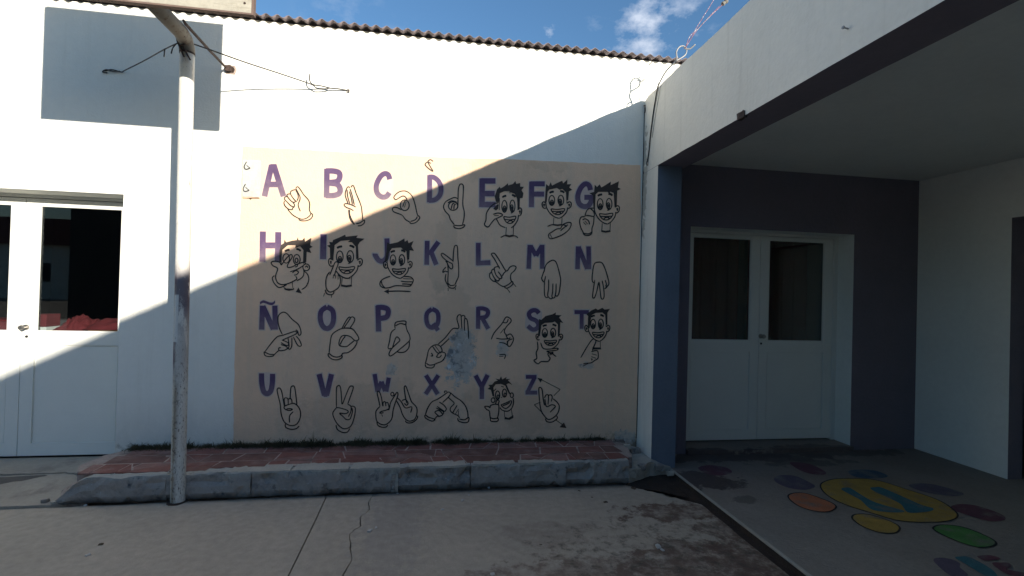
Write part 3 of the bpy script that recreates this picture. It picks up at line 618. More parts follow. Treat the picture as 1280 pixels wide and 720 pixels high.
D = Draw(390, 280, 7.2); D.head(678, 866, 215, 490, neck=False).l([(705, 470), (650, 490), (617, 518), (615, 555), (650, 575), (700, 572), (760, 555), (870, 560), (895, 545), (912, 505), (885, 477), (830, 473)], [(800, 515), (850, 520), (905, 520)], [(810, 540), (850, 540), (895, 545)], [(820, 492), (900, 495)], [(625, 515), (632, 545), (655, 572)], [(888, 608), (780, 603), (680, 606)]).f([(648, 606), (692, 585), (692, 630)],
    [(655, 332), (670, 250), (678, 165), (700, 180), (770, 165), (832, 130), (835, 160), (860, 145), (870, 172), (914, 153), (895, 200), (918, 242), (880, 237), (875, 320), (855, 322), (850, 245), (820, 230), (800, 212), (720, 218), (692, 262), (682, 335)]).end(H_+'a boy head over a flat hand with left arrow beside J')
D = Draw(520, 290, 8); D.l([(370, 300), (375, 200), (385, 145), (400, 135), (414, 150), (418, 250), (425, 330), (425, 440), (405, 490), (388, 530)], [(370, 290), (320, 250), (270, 215), (252, 222), (265, 250), (310, 290), (365, 318)], [(295, 290), (315, 320), (322, 400), (318, 480), (320, 530)], [(305, 290), (330, 350), (355, 370), (367, 350), (362, 315)], [(300, 350), (272, 382), (270, 405), (290, 392), (318, 400)], [(300, 420), (292, 470), (305, 510), (325, 535)], [(315, 515), (330, 553), (380, 560), (402, 530)], [(320, 560), (322, 590)], [(395, 560), (395, 580)], [(320, 510), (345, 535), (388, 530)]).end(H_+'a two finger hand beside K')
D = Draw(520, 290, 8); D.l([(838, 370), (790, 280), (755, 225), (770, 212), (795, 225), (850, 310), (902, 390), (940, 350), (975, 338), (1000, 352), (985, 385), (950, 420), (945, 460), (952, 492)], [(862, 440), (880, 410), (905, 388)], [(838, 355), (815, 347), (785, 357), (785, 385), (800, 430), (832, 465), (856, 460), (850, 435), (820, 395)], [(780, 368), (757, 385), (762, 420), (790, 470), (820, 490), (836, 470)], [(755, 400), (737, 420), (740, 460), (770, 490), (802, 500), (840, 530), (880, 545), (930, 520), (962, 490)], [(800, 500), (785, 475)], [(880, 545), (905, 562), (950, 540), (970, 512), (958, 492)], [(905, 562), (940, 605)], [(970, 512), (1000, 548)]).end(H_+'a pointing hand with thumb out beside L')
D = Draw(650, 290, 8); D.l([(240, 400), (250, 350), (275, 310), (325, 283), (358, 300), (380, 360), (400, 440), (405, 490), (395, 580), (385, 620), (370, 642), (352, 632)], [(352, 632), (345, 655), (325, 662)], [(325, 660), (305, 668), (283, 650)], [(283, 650), (262, 655), (245, 630), (242, 550), (245, 500)], [(245, 375), (222, 440), (217, 470), (240, 500), (255, 440)], [(285, 475), (285, 560), (275, 630), (285, 652)], [(328, 515), (325, 600), (318, 640), (325, 660)], [(360, 515), (358, 600), (350, 632)]).end(H_+'a hand with fingers hanging down beside M')
D = Draw(650, 290, 8); D.l([(735, 510), (720, 480), (725, 400), (742, 320), (780, 302), (820, 310), (850, 370), (875, 450), (888, 515), (870, 545), (845, 570)], [(850, 480), (862, 520), (855, 545)], [(820, 485), (835, 560), (840, 640), (828, 670), (810, 660), (800, 590), (788, 500), (770, 580), (745, 655), (725, 650), (730, 590), (747, 480)]).end(H_+'a hand with two fingers hanging down beside N')
D = Draw(310, 370, 8); D.l([(345, 385), (315, 320), (300, 240), (310, 190), (350, 162), (390, 175), (440, 230), (500, 280), (525, 330), (530, 378), (510, 392), (495, 350), (478, 338)], [(172, 555), (220, 490), (290, 410), (350, 392), (430, 365), (475, 352), (490, 368), (470, 385), (380, 425), (348, 440)], [(340, 440), (380, 455), (405, 472), (400, 495), (375, 490), (330, 465)], [(330, 485), (375, 500), (395, 520), (370, 540), (315, 545), (310, 520), (330, 515)], [(400, 412), (412, 500), (395, 530)], [(440, 415), (438, 500), (420, 532), (403, 522)], [(455, 408), (490, 480), (515, 502), (535, 490), (515, 440), (482, 400)], [(310, 545), (290, 560), (255, 595)], [(162, 555), (170, 592), (210, 605), (250, 600), (258, 585), (210, 580), (162, 555)]).end(H_+'two crossed hands beside Ñ')
D = Draw(310, 370, 8); D.l([(940, 325), (980, 250), (1010, 212), (1028, 215), (1045, 208), (1067, 225), (1060, 260), (1020, 322)], [(955, 325), (1000, 260), (1027, 218)], [(812, 570), (820, 490), (835, 400), (870, 360), (940, 325), (1035, 325), (1080, 370), (1108, 420), (1098, 442), (1070, 445), (1030, 410), (990, 395), (945, 398), (920, 430), (910, 480), (930, 500), (985, 505), (1015, 485), (1062, 447)], [(1090, 447), (1085, 480), (1050, 530), (1000, 565), (950, 572), (935, 600)], [(975, 400), (945, 440), (922, 485)], [(805, 570), (805, 600), (840, 630), (890, 638), (935, 620), (940, 597), (895, 610), (850, 602), (810, 572)]).end(H_+'a hand closing a ring beside O')
D = Draw(450, 370, 6.545); D.l([(288, 265), (285, 240), (295, 215), (340, 205), (375, 208), (375, 235), (385, 280), (405, 320), (408, 360), (380, 390), (320, 440), (270, 480), (245, 490), (238, 470), (260, 430), (300, 390), (325, 365), (318, 345), (300, 335), (285, 362), (264, 430)], [(290, 245), (330, 225), (372, 235)], [(290, 268), (255, 300), (242, 370), (230, 420), (240, 432), (256, 425)], [(405, 370), (400, 420), (370, 455), (330, 462), (302, 455)]).end(H_+'a hand pinching downward beside P')
D = Draw(520, 370, 6.545); D.l([(180, 395), (240, 340), (300, 268), (350, 262), (335, 190), (345, 158), (365, 155), (370, 180), (375, 268)], [(370, 168), (385, 158), (400, 170), (395, 215), (397, 285)], [(398, 185), (415, 190), (425, 240), (430, 350)], [(200, 415), (240, 378), (270, 350)], [(75, 560), (90, 500), (105, 440), (140, 405), (180, 400), (205, 420), (213, 450), (195, 465), (170, 460), (135, 410)], [(155, 405), (195, 460)], [(120, 490), (137, 488), (125, 465)], [(165, 500), (195, 460), (235, 465), (240, 490), (215, 530), (170, 550), (147, 562)], [(165, 497), (190, 502), (210, 482)], [(75, 560), (85, 582), (130, 588), (150, 572), (145, 562), (110, 565), (85, 550)]).end(H_+'two hands partly flaked away beside Q')
D = Draw(520, 370, 6.545); D.l([(615, 355), (640, 300), (700, 230), (730, 180), (750, 172), (775, 190), (775, 212), (740, 250), (722, 290), (742, 320), (770, 310), (790, 330), (797, 360), (770, 410), (748, 400), (755, 365), (790, 350)], [(690, 305), (722, 265)], [(708, 215), (740, 218), (755, 188)], [(735, 320), (752, 350), (772, 340)], [(655, 345), (700, 352), (752, 350)], [(680, 380), (720, 385), (748, 402)], [(745, 365), (745, 400)], [(680, 480), (730, 480), (722, 515)], [(680, 495), (715, 492)]).end(H_+'crossed fingers partly flaked away beside R')
D = Draw(650, 370, 7.2); D.head(175, 350, 238, 475, neck=False, left=False).l([(155, 410), (160, 470), (145, 510), (150, 560), (125, 580), (160, 610), (190, 590), (250, 588), (270, 560), (260, 545), (250, 520), (265, 508), (240, 498), (290, 492), (333, 485), (337, 470), (250, 478), (205, 468), (185, 420)], [(290, 500), (300, 525), (325, 545)], [(270, 505), (268, 535)], w=1.5).f([(265, 505), (300, 500), (300, 525), (275, 530)],
    [(160, 362), (168, 280), (170, 205), (190, 215), (230, 180), (290, 165), (322, 147), (320, 170), (374, 173), (350, 192), (389, 244), (362, 235), (355, 365), (340, 365), (340, 255), (312, 230), (290, 238), (222, 242), (192, 262), (178, 360)]).end(H_+'a boy head with hand under the chin beside S')
D = Draw(650, 370, 7.2); D.head(612, 776, 150, 408, neck=False).l([(545, 555), (600, 460), (645, 395), (668, 388), (682, 408), (665, 450), (650, 490)], [(640, 500), (690, 490), (702, 515), (700, 560), (670, 580), (640, 600), (600, 605), (568, 610)], [(645, 520), (690, 532)], [(640, 545), (682, 560)], [(565, 630), (612, 608)], [(720, 400), (722, 465)], w=1.4).f([(650, 462), (725, 462), (730, 480), (650, 482)], [(635, 560), (655, 565), (645, 585)],
    [(608, 290), (612, 180), (596, 165), (640, 130), (680, 112), (700, 125), (740, 106), (760, 122), (809, 115), (785, 150), (785, 258), (770, 258), (765, 170), (740, 148), (680, 152), (642, 172), (625, 290)]).end(H_+'a boy head with finger at the chin beside T')
D = Draw(310, 455, 7.579); D.l([(345, 400), (335, 340), (320, 260), (302, 228), (280, 235), (280, 270), (305, 375), (315, 470), (340, 540), (380, 575), (430, 582), (470, 560), (497, 500), (495, 440), (470, 395), (432, 372), (380, 385), (345, 402), (350, 425), (390, 440), (422, 430), (400, 422), (365, 425)], [(350, 392), (345, 330), (365, 320), (380, 335), (382, 380)], [(380, 335), (400, 325), (415, 340), (418, 372)], [(400, 335), (405, 240), (415, 212), (438, 210), (450, 260), (465, 390)], [(430, 450), (395, 490), (395, 555)], [(355, 565), (360, 600), (410, 618), (460, 610), (487, 585)]).end(H_+'a hand with index and little finger up beside U')
D = Draw(310, 455, 7.579); D.l([(838, 412), (838, 240), (850, 208), (868, 205), (880, 240), (888, 340), (895, 378), (930, 290), (962, 218), (985, 208), (998, 225), (970, 310), (945, 380)], [(840, 412), (805, 460), (815, 510), (850, 570), (900, 610), (950, 605), (985, 570), (1010, 490), (1017, 420), (1000, 400), (975, 400)], [(840, 412), (870, 415), (935, 435), (950, 455), (920, 470), (868, 465), (900, 495), (930, 527)], [(945, 380), (975, 400), (975, 450), (950, 500)], [(985, 415), (990, 450), (970, 515), (945, 527), (928, 520)], [(835, 575), (845, 615), (890, 645), (940, 645), (965, 610)]).end(H_+'a two finger victory hand beside V')
D = Draw(450, 455, 7.579); D.l([(190, 400), (175, 330), (163, 272), (175, 258), (190, 275), (205, 325), (215, 400)], [(220, 400), (220, 365), (238, 357), (246, 400)], [(246, 368), (265, 368), (277, 425), (260, 430)], [(190, 400), (155, 440), (150, 480), (160, 540), (200, 570), (250, 570), (300, 520), (315, 430), (340, 350), (360, 290), (350, 268), (328, 300), (290, 365), (280, 412), (258, 432), (200, 450), (190, 465), (225, 460)], [(205, 475), (215, 497)], [(160, 545), (170, 580), (210, 598), (250, 595), (262, 575)], [(345, 345), (380, 410), (400, 470), (430, 520), (470, 540), (520, 520), (540, 460), (535, 410), (500, 370), (485, 350), (460, 280), (435, 210), (420, 220), (425, 280), (442, 370)], [(398, 347), (430, 335), (455, 370), (440, 390), (420, 370)], [(352, 318), (390, 355), (430, 415), (490, 405), (480, 460)], [(430, 535), (445, 555), (490, 555), (530, 530), (547, 500), (537, 488)]).e((307, 285, 15, 17)).end(H_+'two horned hands touching beside W')
D = Draw(450, 455, 7.579); D.l([(620, 480), (640, 420), (680, 360), (740, 330), (800, 290), (835, 265), (857, 278), (840, 310), (782, 365)], [(800, 275), (803, 256), (825, 258)], [(835, 315), (865, 342), (892, 372), (860, 410), (855, 440), (880, 465), (930, 490), (942, 512)], [(855, 270), (900, 310), (960, 350), (1000, 400), (1020, 460), (1022, 510)], [(750, 360), (790, 385), (817, 420), (810, 440), (795, 445), (730, 400)], [(720, 415), (790, 450), (782, 480)], [(750, 495), (712, 462), (718, 448), (750, 440), (782, 478), (750, 495), (730, 495), (700, 530)], [(880, 460), (890, 440), (920, 390)], [(905, 470), (935, 425)], [(930, 490), (935, 440)], [(615, 480), (620, 510), (680, 540), (710, 527), (700, 518), (650, 503), (620, 480)], [(925, 510), (935, 540), (990, 555), (1025, 545), (1030, 505), (990, 527), (940, 520)]).end(H_+'two hands with fingertips crossed beside X')
D = Draw(580, 455, 7.579); D.l([(270, 260), (290, 330)], [(395, 205), (420, 260), (440, 290)], [(340, 410), (360, 435), (410, 447), (450, 420), (468, 370), (465, 320)], [(348, 387), (400, 367), (447, 347), (440, 385), (400, 420), (370, 410), (348, 387)], [(365, 395), (405, 380), (435, 362)], [(380, 440), (385, 500)], [(448, 425), (457, 490)], [(335, 345), (325, 380), (330, 400), (328, 460), (315, 520)], [(325, 385), (290, 380), (252, 392), (245, 412), (230, 402), (195, 402), (215, 430), (240, 445), (245, 490), (252, 525)], [(250, 520), (255, 540), (300, 545), (322, 535), (320, 512), (280, 517), (250, 508)], [(330, 345), (310, 343), (298, 380)], [(350, 320), (362, 312)]).e((318, 295, 20, 40), (383, 275, 20, 38), (452, 295, 15, 22), (275, 342, 18, 22), (322, 308, 9, 16), (388, 290, 9, 16)).f([(285, 258), (305, 238), (302, 230), (280, 250)], [(350, 214), (375, 222), (378, 214), (352, 206)], [(385, 498), (420, 510), (467, 482), (467, 510), (430, 528), (382, 522)],
    [(270, 305), (255, 245), (222, 235), (245, 217), (230, 197), (265, 195), (290, 165), (320, 155), (296, 137), (335, 145), (350, 115), (362, 145), (403, 122), (396, 142), (442, 140), (415, 152), (458, 198), (425, 182), (402, 190), (422, 240), (442, 282), (423, 280), (390, 205), (350, 188), (300, 192), (278, 222), (287, 300)]).end(H_+'a tilted boy head with thumb and little finger out beside Y')
D = Draw(580, 455, 7.579); D.l([(715, 360), (708, 240), (720, 222), (738, 240), (750, 330), (762, 392)], [(715, 360), (730, 440), (760, 490), (800, 525), (850, 505), (890, 460), (902, 400), (880, 360), (842, 328)], [(762, 320), (775, 295), (792, 290), (800, 310), (795, 385)], [(800, 295), (825, 292), (835, 315), (825, 355)], [(765, 330), (780, 402), (830, 385), (865, 400), (830, 440), (815, 457)], [(770, 515), (785, 545), (835, 548), (882, 515), (877, 490)])
for q in ([(720, 142), (910, 240)], [(910, 240), (850, 300)], [(725, 360), (665, 385)], [(665, 385), (742, 462)], [(870, 530), (945, 582)]): D.line(D.T(q), 1.4)
D.f([(692, 129), (742, 140), (725, 176)], [(970, 606), (903, 598), (946, 553)]).end(H_+'a pointing hand with zigzag arrows beside Z')

# ------------------------------------------------------------------ corrugated roof, one overlapping sheet after another
def roof_sheet(x0, x1, dz, seed):
    b = bmesh.new(); pit = .0865; n = int((x1-x0)/pit*10); ys = (-.075, -.02, .06, .4, 1.5, 4.2); rows = []
    for s_ in (0, 1):
        g = []
        for j, y in enumerate(ys):
            r = []
            for i in range(n+1):
                x = x0+(x1-x0)*i/n
                sag = .006*noise.noise(Vector((x*1.3, seed, 0)))
                r.append(b.verts.new((x, y + (.010*noise.noise(Vector((x*2.1, seed, 9))) if j == 0 else 0), HW+.013+dz+sag+.011*math.sin(x/pit*2*math.pi)+(y+.075)*.13+s_*.003)))
            g.append(r)
        rows.append(g)
    lo, hi = rows
    for j in range(len(ys)-1):
        for i in range(n):
            b.faces.new((hi[j][i], hi[j][i+1], hi[j+1][i+1], hi[j+1][i])); b.faces.new((lo[j][i], lo[j+1][i], lo[j+1][i+1], lo[j][i+1]))
    for i in range(n): b.faces.new((lo[0][i], lo[0][i+1], hi[0][i+1], hi[0][i]))
    for j in range(len(ys)-1):
        b.faces.new((lo[j][0], hi[j][0], hi[j+1][0], lo[j+1][0])); b.faces.new((lo[j][n], lo[j+1][n], hi[j+1][n], hi[j][n]))
    return obj('roof_sheet', b, M['roofsheet'], house, smooth=True)
x = -9.0; i = 0
while x < 2.6:
    roof_sheet(x, x+.95, .0036*(i % 2), i); x += .865; i += 1

# ------------------------------------------------------------------ doors
def door_leaf(x0, x1, y, z0, z1, knob=None):
    """white steel leaf: stiles and rails, pane above, panel below"""
    st = .092; d = .036
    b = bmesh.new()
    bx(b, x0, x0+st, y, y+d, z0, z1); bx(b, x1-st, x1, y, y+d, z0, z1)
    bx(b, x0+st, x1-st, y+.001, y+d-.001, 2.112, z1); bx(b, x0+st, x1-st, y+.001, y+d-.001, .972, 1.078); bx(b, x0+st, x1-st, y+.001, y+d-.001, z0, z0+.10)
    o = obj('door_leaf', b, M['doorwhite'], house)
    obj('door_pane', box(x0+st-.004, x1-st+.004, y+.017, y+.021, 1.074, 2.116), M['glass'], o)
    b = bmesh.new()
    for (a0, a1, c0, c1) in ((x0+st, x0+st+.014, 1.078, 2.112), (x1-st-.014, x1-st, 1.078, 2.112), (x0+st+.014, x1-st-.014, 1.078, 1.090), (x0+st+.014, x1-st-.014, 2.100, 2.112)):
        bx(b, a0, a1, y+.006, y+.016, c0, c1)
    obj('glazing_bead', b, M['doorshade'], o)
    # lower panel: sheet with a raised field and fine horizontal ribs
    b = bmesh.new(); bx(b, x0+st, x1-st, y+.016, y+.024, z0+.10, .972); bx(b, x0+st+.010, x1-st-.010, y+.010, y+.016, z0+.112, .962)
    obj('lower_panel', b, M['doorwhite'], o)
    b = bmesh.new()
    for k_ in range(1, 7):
        zz = z0+.112+(.85-z0)*k_/7.; bx(b, x0+st+.012, x1-st-.012, y+.0085, y+.010, zz, zz+.004)
    obj('panel_ribs', b, M['doorwhite'], o)
    for hz in (.35, 1.05, 1.85):
        hx = x1+.002 if knob else x0-.002
        obj('hinge', tube([(hx, y-.006, hz), (hx, y-.006, hz+.09)], .007, 8), M['doorshade'], o)
    if knob:
        kx, kz = knob
        bmk = tube([(kx, y-.001, kz), (kx, y-.012, kz)], [.024, .022], 12); tube([(kx, y-.012, kz), (kx, y-.035, kz), (kx, y-.05, kz), (kx, y-.062, kz)], [.010, .010, .022, .016], 12, bmk)
        obj('door_knob', bmk, M['steel'], o, smooth=False)
        obj('keyhole', tube([(kx+.006, y-.0005, kz-.075), (kx+.006, y-.006, kz-.075)], [.011, .010], 10), M['rubber'], o)
    return o
DY = .235
def door_frame(x0, x1, y, z0, z1):
    b = bmesh.new(); t_ = .045
    bx(b, x0, x0+t_, y-.012, y+.05, z0, z1); bx(b, x1-t_, x1, y-.012, y+.05, z0, z1); bx(b, x0+t_, x1-t_, y-.010, y+.05, z1-.026, z1)
    return obj('door_frame', b, M['doorshade'], house)
door_frame(-4.18, -2.4824, DY, .062, 2.1936)
door_leaf(-4.135, -3.334, DY, .075, 2.162); door_leaf(-3.329, -2.528, DY, .075, 2.162, knob=(-3.297, 1.115))
door_frame(2.33, 4.078, DY, .075, 2.172)
door_leaf(2.376, 3.203, DY, .09, 2.142); door_leaf(3.208, 4.032, DY, .09, 2.142, knob=(3.225, 1.13))
# door sills
obj('sill', rough(box(2.331, 4.077, -.01, .30, .025, .074), .004, 9, 3, .12), M['patio'], house)
# rooms behind the doors
for x0, x1 in ((-6.2, 1.2), (1.5, 6.0)):
    b = bmesh.new(); bx(b, x0, x1, .305, 4.6, -.02, 3.1)
    for f in list(b.faces):
        if abs(f.calc_center_median().y-.305) < .01: b.faces.remove(f)
    bmesh.ops.reverse_faces(b, faces=b.faces[:])
    obj('room_interior', b, M['dark'], house)

# ------------------------------------------------------------------ things seen through the left door
t1 = thing('table', 'pale grey table just behind the glass of the left double door', 'table')
obj('tabletop', box(-3.9, -2.1, .32, .95, 1.035, 1.07, bev=.004), M['grey'], t1)
for lx in (-3.85, -2.15):
    for ly in (.36, .90): obj('leg', box(lx-.02, lx+.02, ly-.02, ly+.02, -.02, 1.034), M['steel'], t1)
def cloth(name, x0, x1, y0, y1, z0, h, seed, m, label, cat):
    b = bmesh.new(); nx, ny = 36, 16; g = []
    for j in range(ny+1):
        r = []
        for i in range(nx+1):
            u, v = i/nx, j/ny; e = min(1, 5*min(u, 1-u))*min(1, 3.5*min(v, 1-v))
            r.append(b.verts.new((x0+(x1-x0)*u+.012*noise.noise(Vector((u*9, v*9, seed))), y0+(y1-y0)*v, z0+h*math.sqrt(max(e, 0))*(.72+.5*noise.noise(Vector((u*5, v*3, seed)))+.22*noise.noise(Vector((u*17, v*11, seed+2)))))))
        g.append(r)
    for j in range(ny):
        for i in range(nx): b.faces.new((g[j][i], g[j][i+1], g[j+1][i+1], g[j+1][i]))
    b.faces.new([b.verts.new((x0, y0, z0-.002)), b.verts.new((x0, y1, z0-.002)), b.verts.new((x1, y1, z0-.002)), b.verts.new((x1, y0, z0-.002))])
    o = obj(name, b, m, smooth=True); o['label'] = label; o['category'] = cat; return o
p = obj('orange_board', box(-2.93, -2.16, .36, .60, 1.071, 1.090, bev=.002), M['cardboard']); p['label'] = 'flat orange brown board under the crumpled red cloth'; p['category'] = 'board'
cloth('red_cloth', -2.97, -2.15, .34, .74, 1.092, .11, 4, M['red'], 'crumpled heap of red cloth behind the left door glass', 'cloth')
t2 = thing('red_box', 'small red box with a white base standing left of the red cloth', 'box')
obj('box_body', box(-3.36, -3.235, .345, .5, 1.110, 1.215, bev=.003), M['red'], t2); obj('base', box(-3.365, -3.23, .34, .505, 1.071, 1.109, bev=.002), M['paper'], t2)
p = cloth('red_cloth', -3.23, -2.98, .40, .72, 1.075, .12, 8, M['red'], 'folded red cloth between the red box and the crumpled heap', 'cloth')
t2 = thing('red_box', 'dark red box seen low behind the left leaf of the left door', 'box')
obj('box_body', box(-3.88, -3.5, .345, .62, 1.071, 1.15, bev=.003), M['red'], t2)
obj('box_lid', box(-3.885, -3.495, .34, .625, 1.151, 1.165, bev=.002), M['curtain'], t2)
def curtain(x0, x1, y, z0, z1, seed, label):
    b = bmesh.new(); n = int((x1-x0)*60); g = []
    for z in (z0, z0+(z1-z0)*.35, z0+(z1-z0)*.7, z1):
        g.append([b.verts.new((x0+(x1-x0)*i/n, y+.035*math.sin(i*.75+2*noise.noise(Vector((i*.05, seed, 0))))+.012*noise.noise(Vector((i*.2, z*2, seed))), z)) for i in range(n+1)])
    for A, B in zip(g, g[1:]):
        for i in range(n): b.faces.new((A[i], A[i+1], B[i+1], B[i]))
    bmesh.ops.solidify(b, geom=b.faces[:], thickness=.003)
    o = obj('curtain', b, M['curtain'], smooth=True); o['label'] = label; o['category'] = 'curtain'; o['group'] = 'dark red curtains behind the doors'
curtain(2.46, 3.16, .52, .1, 2.3, 1, 'dark red curtain behind the left pane of the double door under the canopy')
curtain(3.26, 4.0, .52, .1, 2.3, 2, 'dark red curtain behind the right pane of the double door under the canopy')

curtain(-3.20, -2.30, 1.6, .1, 2.6, 3, 'dark red curtain far inside the room behind the left door')
# ------------------------------------------------------------------ canopy wing on the right
can = thing('patio_canopy', 'concrete canopy wing with white fascia on the right', 'building')
ZB = 2.632
prof = [(.004, ZB+.03), (-.02, ZB), (-.36, ZB)]
for i in range(40):
    y = -.5-i*.03
    prof.append((y, ZB+.003*noise.noise(Vector((y*6, 0, 2)))))
prof += [(-1.9-i*.1, ZB+.0015*noise.noise(Vector((i*.6, 0, 4)))) for i in range(100)]
prof += [(-12, ZB), (-12, 3.325)]
top = []
for i in range(240):
    y = -11.9+i*.0495
    top.append((y, 3.325+.006*noise.noise(Vector((y*2.3, 3, 0)))+.004*noise.noise(Vector((y*9, 3, 0)))-.005*max(0, 1-abs(y+.28)/.25)))
prof += top + [(.004, 3.30)]
b = bmesh.new()
A = [b.verts.new((1.83, y, z)) for y, z in prof]; B = [b.verts.new((2.09, y, z)) for y, z in prof]
b.faces.new(A); b.faces.new(B[::-1])
for i in range(len(prof)): b.faces.new((A[i], B[i], B[(i+1) % len(prof)], A[(i+1) % len(prof)]))
bmesh.ops.recalc_face_normals(b, faces=b.faces[:]); 
for f in b.faces:
    f.normal_update(); f.material_index = 1 if f.normal.z < -.5 else 0
bmesh.ops.triangulate(b, faces=[f for f in b.faces if len(f.verts) > 4])
obj('fascia_beam', b, [M['fascia'], M['navy']], can)
lump = onX(928, 147, 1.83)
obj('broken_plaster', rough(box(1.815, 1.845, lump.y-.028, lump.y+.028, ZB-.012, ZB+.026), .009, 25, 4, .015), M['rust'], can)
obj('ceiling_slab', box(2.0905, 6.2, -12, .028, 2.755, 3.30), M['whiteclean'], can)
b = bmesh.new(); bx(b, 1.832, 2.052, -.305, .029, -.02, ZB-.001)
for f in b.faces:
    f.normal_update(); f.material_index = 0 if f.normal.x < -.5 else 1
obj('column', b, [M['fascia'], M['blue']], can)
b = bmesh.new()
bx(b, 4.815, 4.965, -.785, .029, -.02, 2.754); bx(b, 4.815, 4.965, -1.75, -.785, 2.256, 2.754); bx(b, 4.815, 4.965, -12, -1.75, -.02, 2.754)
for f in b.faces:
    f.normal_update(); c = f.calc_center_median()
    f.material_index = 1 if (abs(f.normal.y) > .5 and abs(c.y+.785) < .01) or (abs(f.normal.z) > .5 and abs(c.z-2.256) < .01) else 0
obj('side_wall', b, [M['whiteclean'], M['navy']], can)
b = bmesh.new(); bx(b, 4.966, 5.01, -1.75, -.80, .035, 2.25); so = obj('side_door', b, M['doorwhite'], can)
obj('lower_panel', box(4.958, 4.9655, -1.62, -.92, .16, .95), M['doorshade'], so)
obj('added_end_wall', box(1.83, 6.2, -12.2, -12.001, -.02, 3.32), M['brickdark'], can)  # out of view, added to stop sun entering beneath the canopy
b = bmesh.new(); bx(b, 6.2, 6.4, -12.2, .3, -.02, 3.32); obj('outer_wall', b, M['whiteclean'], can)
o = obj('column', box(1.832, 2.052, -6.6, -6.3, -.02, ZB-.001), M['blue'], can)  # unseen column, added for its effect on the shading

# ------------------------------------------------------------------ tiled step along the wall
step = bpy.data.objects.new('tiled_step', None); COL.objects.link(step); step['kind'] = 'structure'
def top_z(y): return .182 + (y+.53)/.53*.012
bed = [(-2.34, -.002), (-2.47, -.15), (-2.50, -.35), (-2.44, -.46), (1.60, -.45), (1.66, -.2), (1.70, -.002)]
b = prism(bed, -.05, .170)
for v in b.verts:
    if v.co.z > .1: v.co.z = top_z(v.co.y)-.0012
obj('mortar_bed', rough(b, .0012, 12, 1, .07), M['mortar'], step)
# ramp of broken tile and mortar going down to the door apron
b = bmesh.new(); R_ = []
ny = 12
for j in range(ny+1):
    y = -.01-.54*j/ny; r = []
    for i in range(9):
        u = i/8; x = -2.33-.015*math.sin(j*.9)-(.30-.12*j/ny+.03*noise.noise(Vector((j*.5, 2, 2))))*u
        z = top_z(y)-.008-(.140)*(u**1.15)+.008*noise.noise(Vector((x*9, y*9, 2)))
        r.append(b.verts.new((x, y, z)))
    R_.append(r)
for A, B in zip(R_, R_[1:]):
    for i in range(8): b.faces.new((A[i+1], A[i], B[i], B[i+1]))
border = R_[0]+[q[-1] for q in R_[1:]]+R_[-1][-2::-1]
lowr = [b.verts.new((v.co.x, v.co.y, -.02)) for v in border]
for i in range(len(border)-1): b.faces.new((border[i], border[i+1], lowr[i+1], lowr[i]))
bmesh.ops.recalc_face_normals(b, faces=b.faces[:])
obj('mortar_ramp', b, M['mortar'], step)
# crazy paving of terracotta pieces
def slice_poly(P, p, d):
    nn = (-d[1], d[0]); L_, R_ = [], []
    for i in range(len(P)):
        a, c = P[i], P[(i+1) % len(P)]
        sa = (a[0]-p[0])*nn[0]+(a[1]-p[1])*nn[1]; sc = (c[0]-p[0])*nn[0]+(c[1]-p[1])*nn[1]
        (L_ if sa >= 0 else R_).append(a)
        if sa*sc < 0:
            t_ = sa/(sa-sc); q = (a[0]+(c[0]-a[0])*t_, a[1]+(c[1]-a[1])*t_); L_.append(q); R_.append(q)
    return L_, R_
def area(P): return abs(sum(P[i][0]*P[(i+1) % len(P)][1]-P[(i+1) % len(P)][0]*P[i][1] for i in range(len(P))))/2
rng = random.Random(21)
yf = lambda x: -.505 + (.085 if -1.42 < x < -.12 else .0) + (.02 if x > .2 else 0) + .012*noise.noise(Vector((x*5, 0, 6)))
pieces = []
rowsY = [(-1, -.335), (-.33, -.175), (-.17, -.03)]
for ri, (ya, yb) in enumerate(rowsY):
    x = -2.42+.05*ri
    while x < 1.55:
        wd = rng.uniform(.20, .42); x1 = min(x+wd, 1.57)
        y0 = ya if ya > -1 else (yf(x)+yf(x1))/2
        sk = rng.uniform(-.05, .05)
        P = [(x, y0), (x1, y0), (x1+sk, yb), (x+(pieces[-1][1] if pieces and pieces[-1][2] == ri else 0), yb)]
        pieces.append((P, sk, ri)); x = x1
final = []
def cut(P, dep):
    A_ = area(P)
    if dep <= 0 or A_ < .012: final.append(P); return
    if rng.random() < (.72 if A_ > .035 else .45):
        cx = sum(p[0] for p in P)/len(P)+rng.uniform(-.05, .05); cy = sum(p[1] for p in P)/len(P)+rng.uniform(-.03, .03)
        a = rng.choice((rng.uniform(-.15, .15), math.pi/2+rng.uniform(-.25, .25), rng.uniform(.3, 1.2), rng.uniform(-1.2, -.3)))
        for Q in slice_poly(P, (cx, cy), (math.cos(a), math.sin(a))):
            if len(Q) > 2 and area(Q) > .002: cut(Q, dep-1)
    else: final.append(P)
for P, _, _ in pieces: cut(P, 3 if rng.random() < .3 else 2)
for i, P in enumerate(final):
    cx = sum(p[0] for p in P)/len(P); cy = sum(p[1] for p in P)/len(P)
    Q = []
    for p in P:
        d = math.hypot(p[0]-cx, p[1]-cy); k_ = max(.5, 1-(.0045+.006*abs(noise.noise(Vector((p[0]*9, p[1]*9, 0)))))/max(d, .01)*1.25); Q.append((cx+(p[0]-cx)*k_, cy+(p[1]-cy)*k_))
    b = prism(Q, 0, 1); tx, ty, h = rng.uniform(-.005, .005), rng.uniform(-.006, .006), rng.uniform(-.0005, .0015)
    for v in b.verts:
        base = top_z(v.co.y)
        v.co.z = base-.012 if v.co.z < .5 else base+h+(v.co.x-cx)*tx+(v.co.y-cy)*ty
    bmesh.ops.recalc_face_normals(b, faces=b.faces[:])
    obj('tile', b, rng.choice(M['tiles']), step)
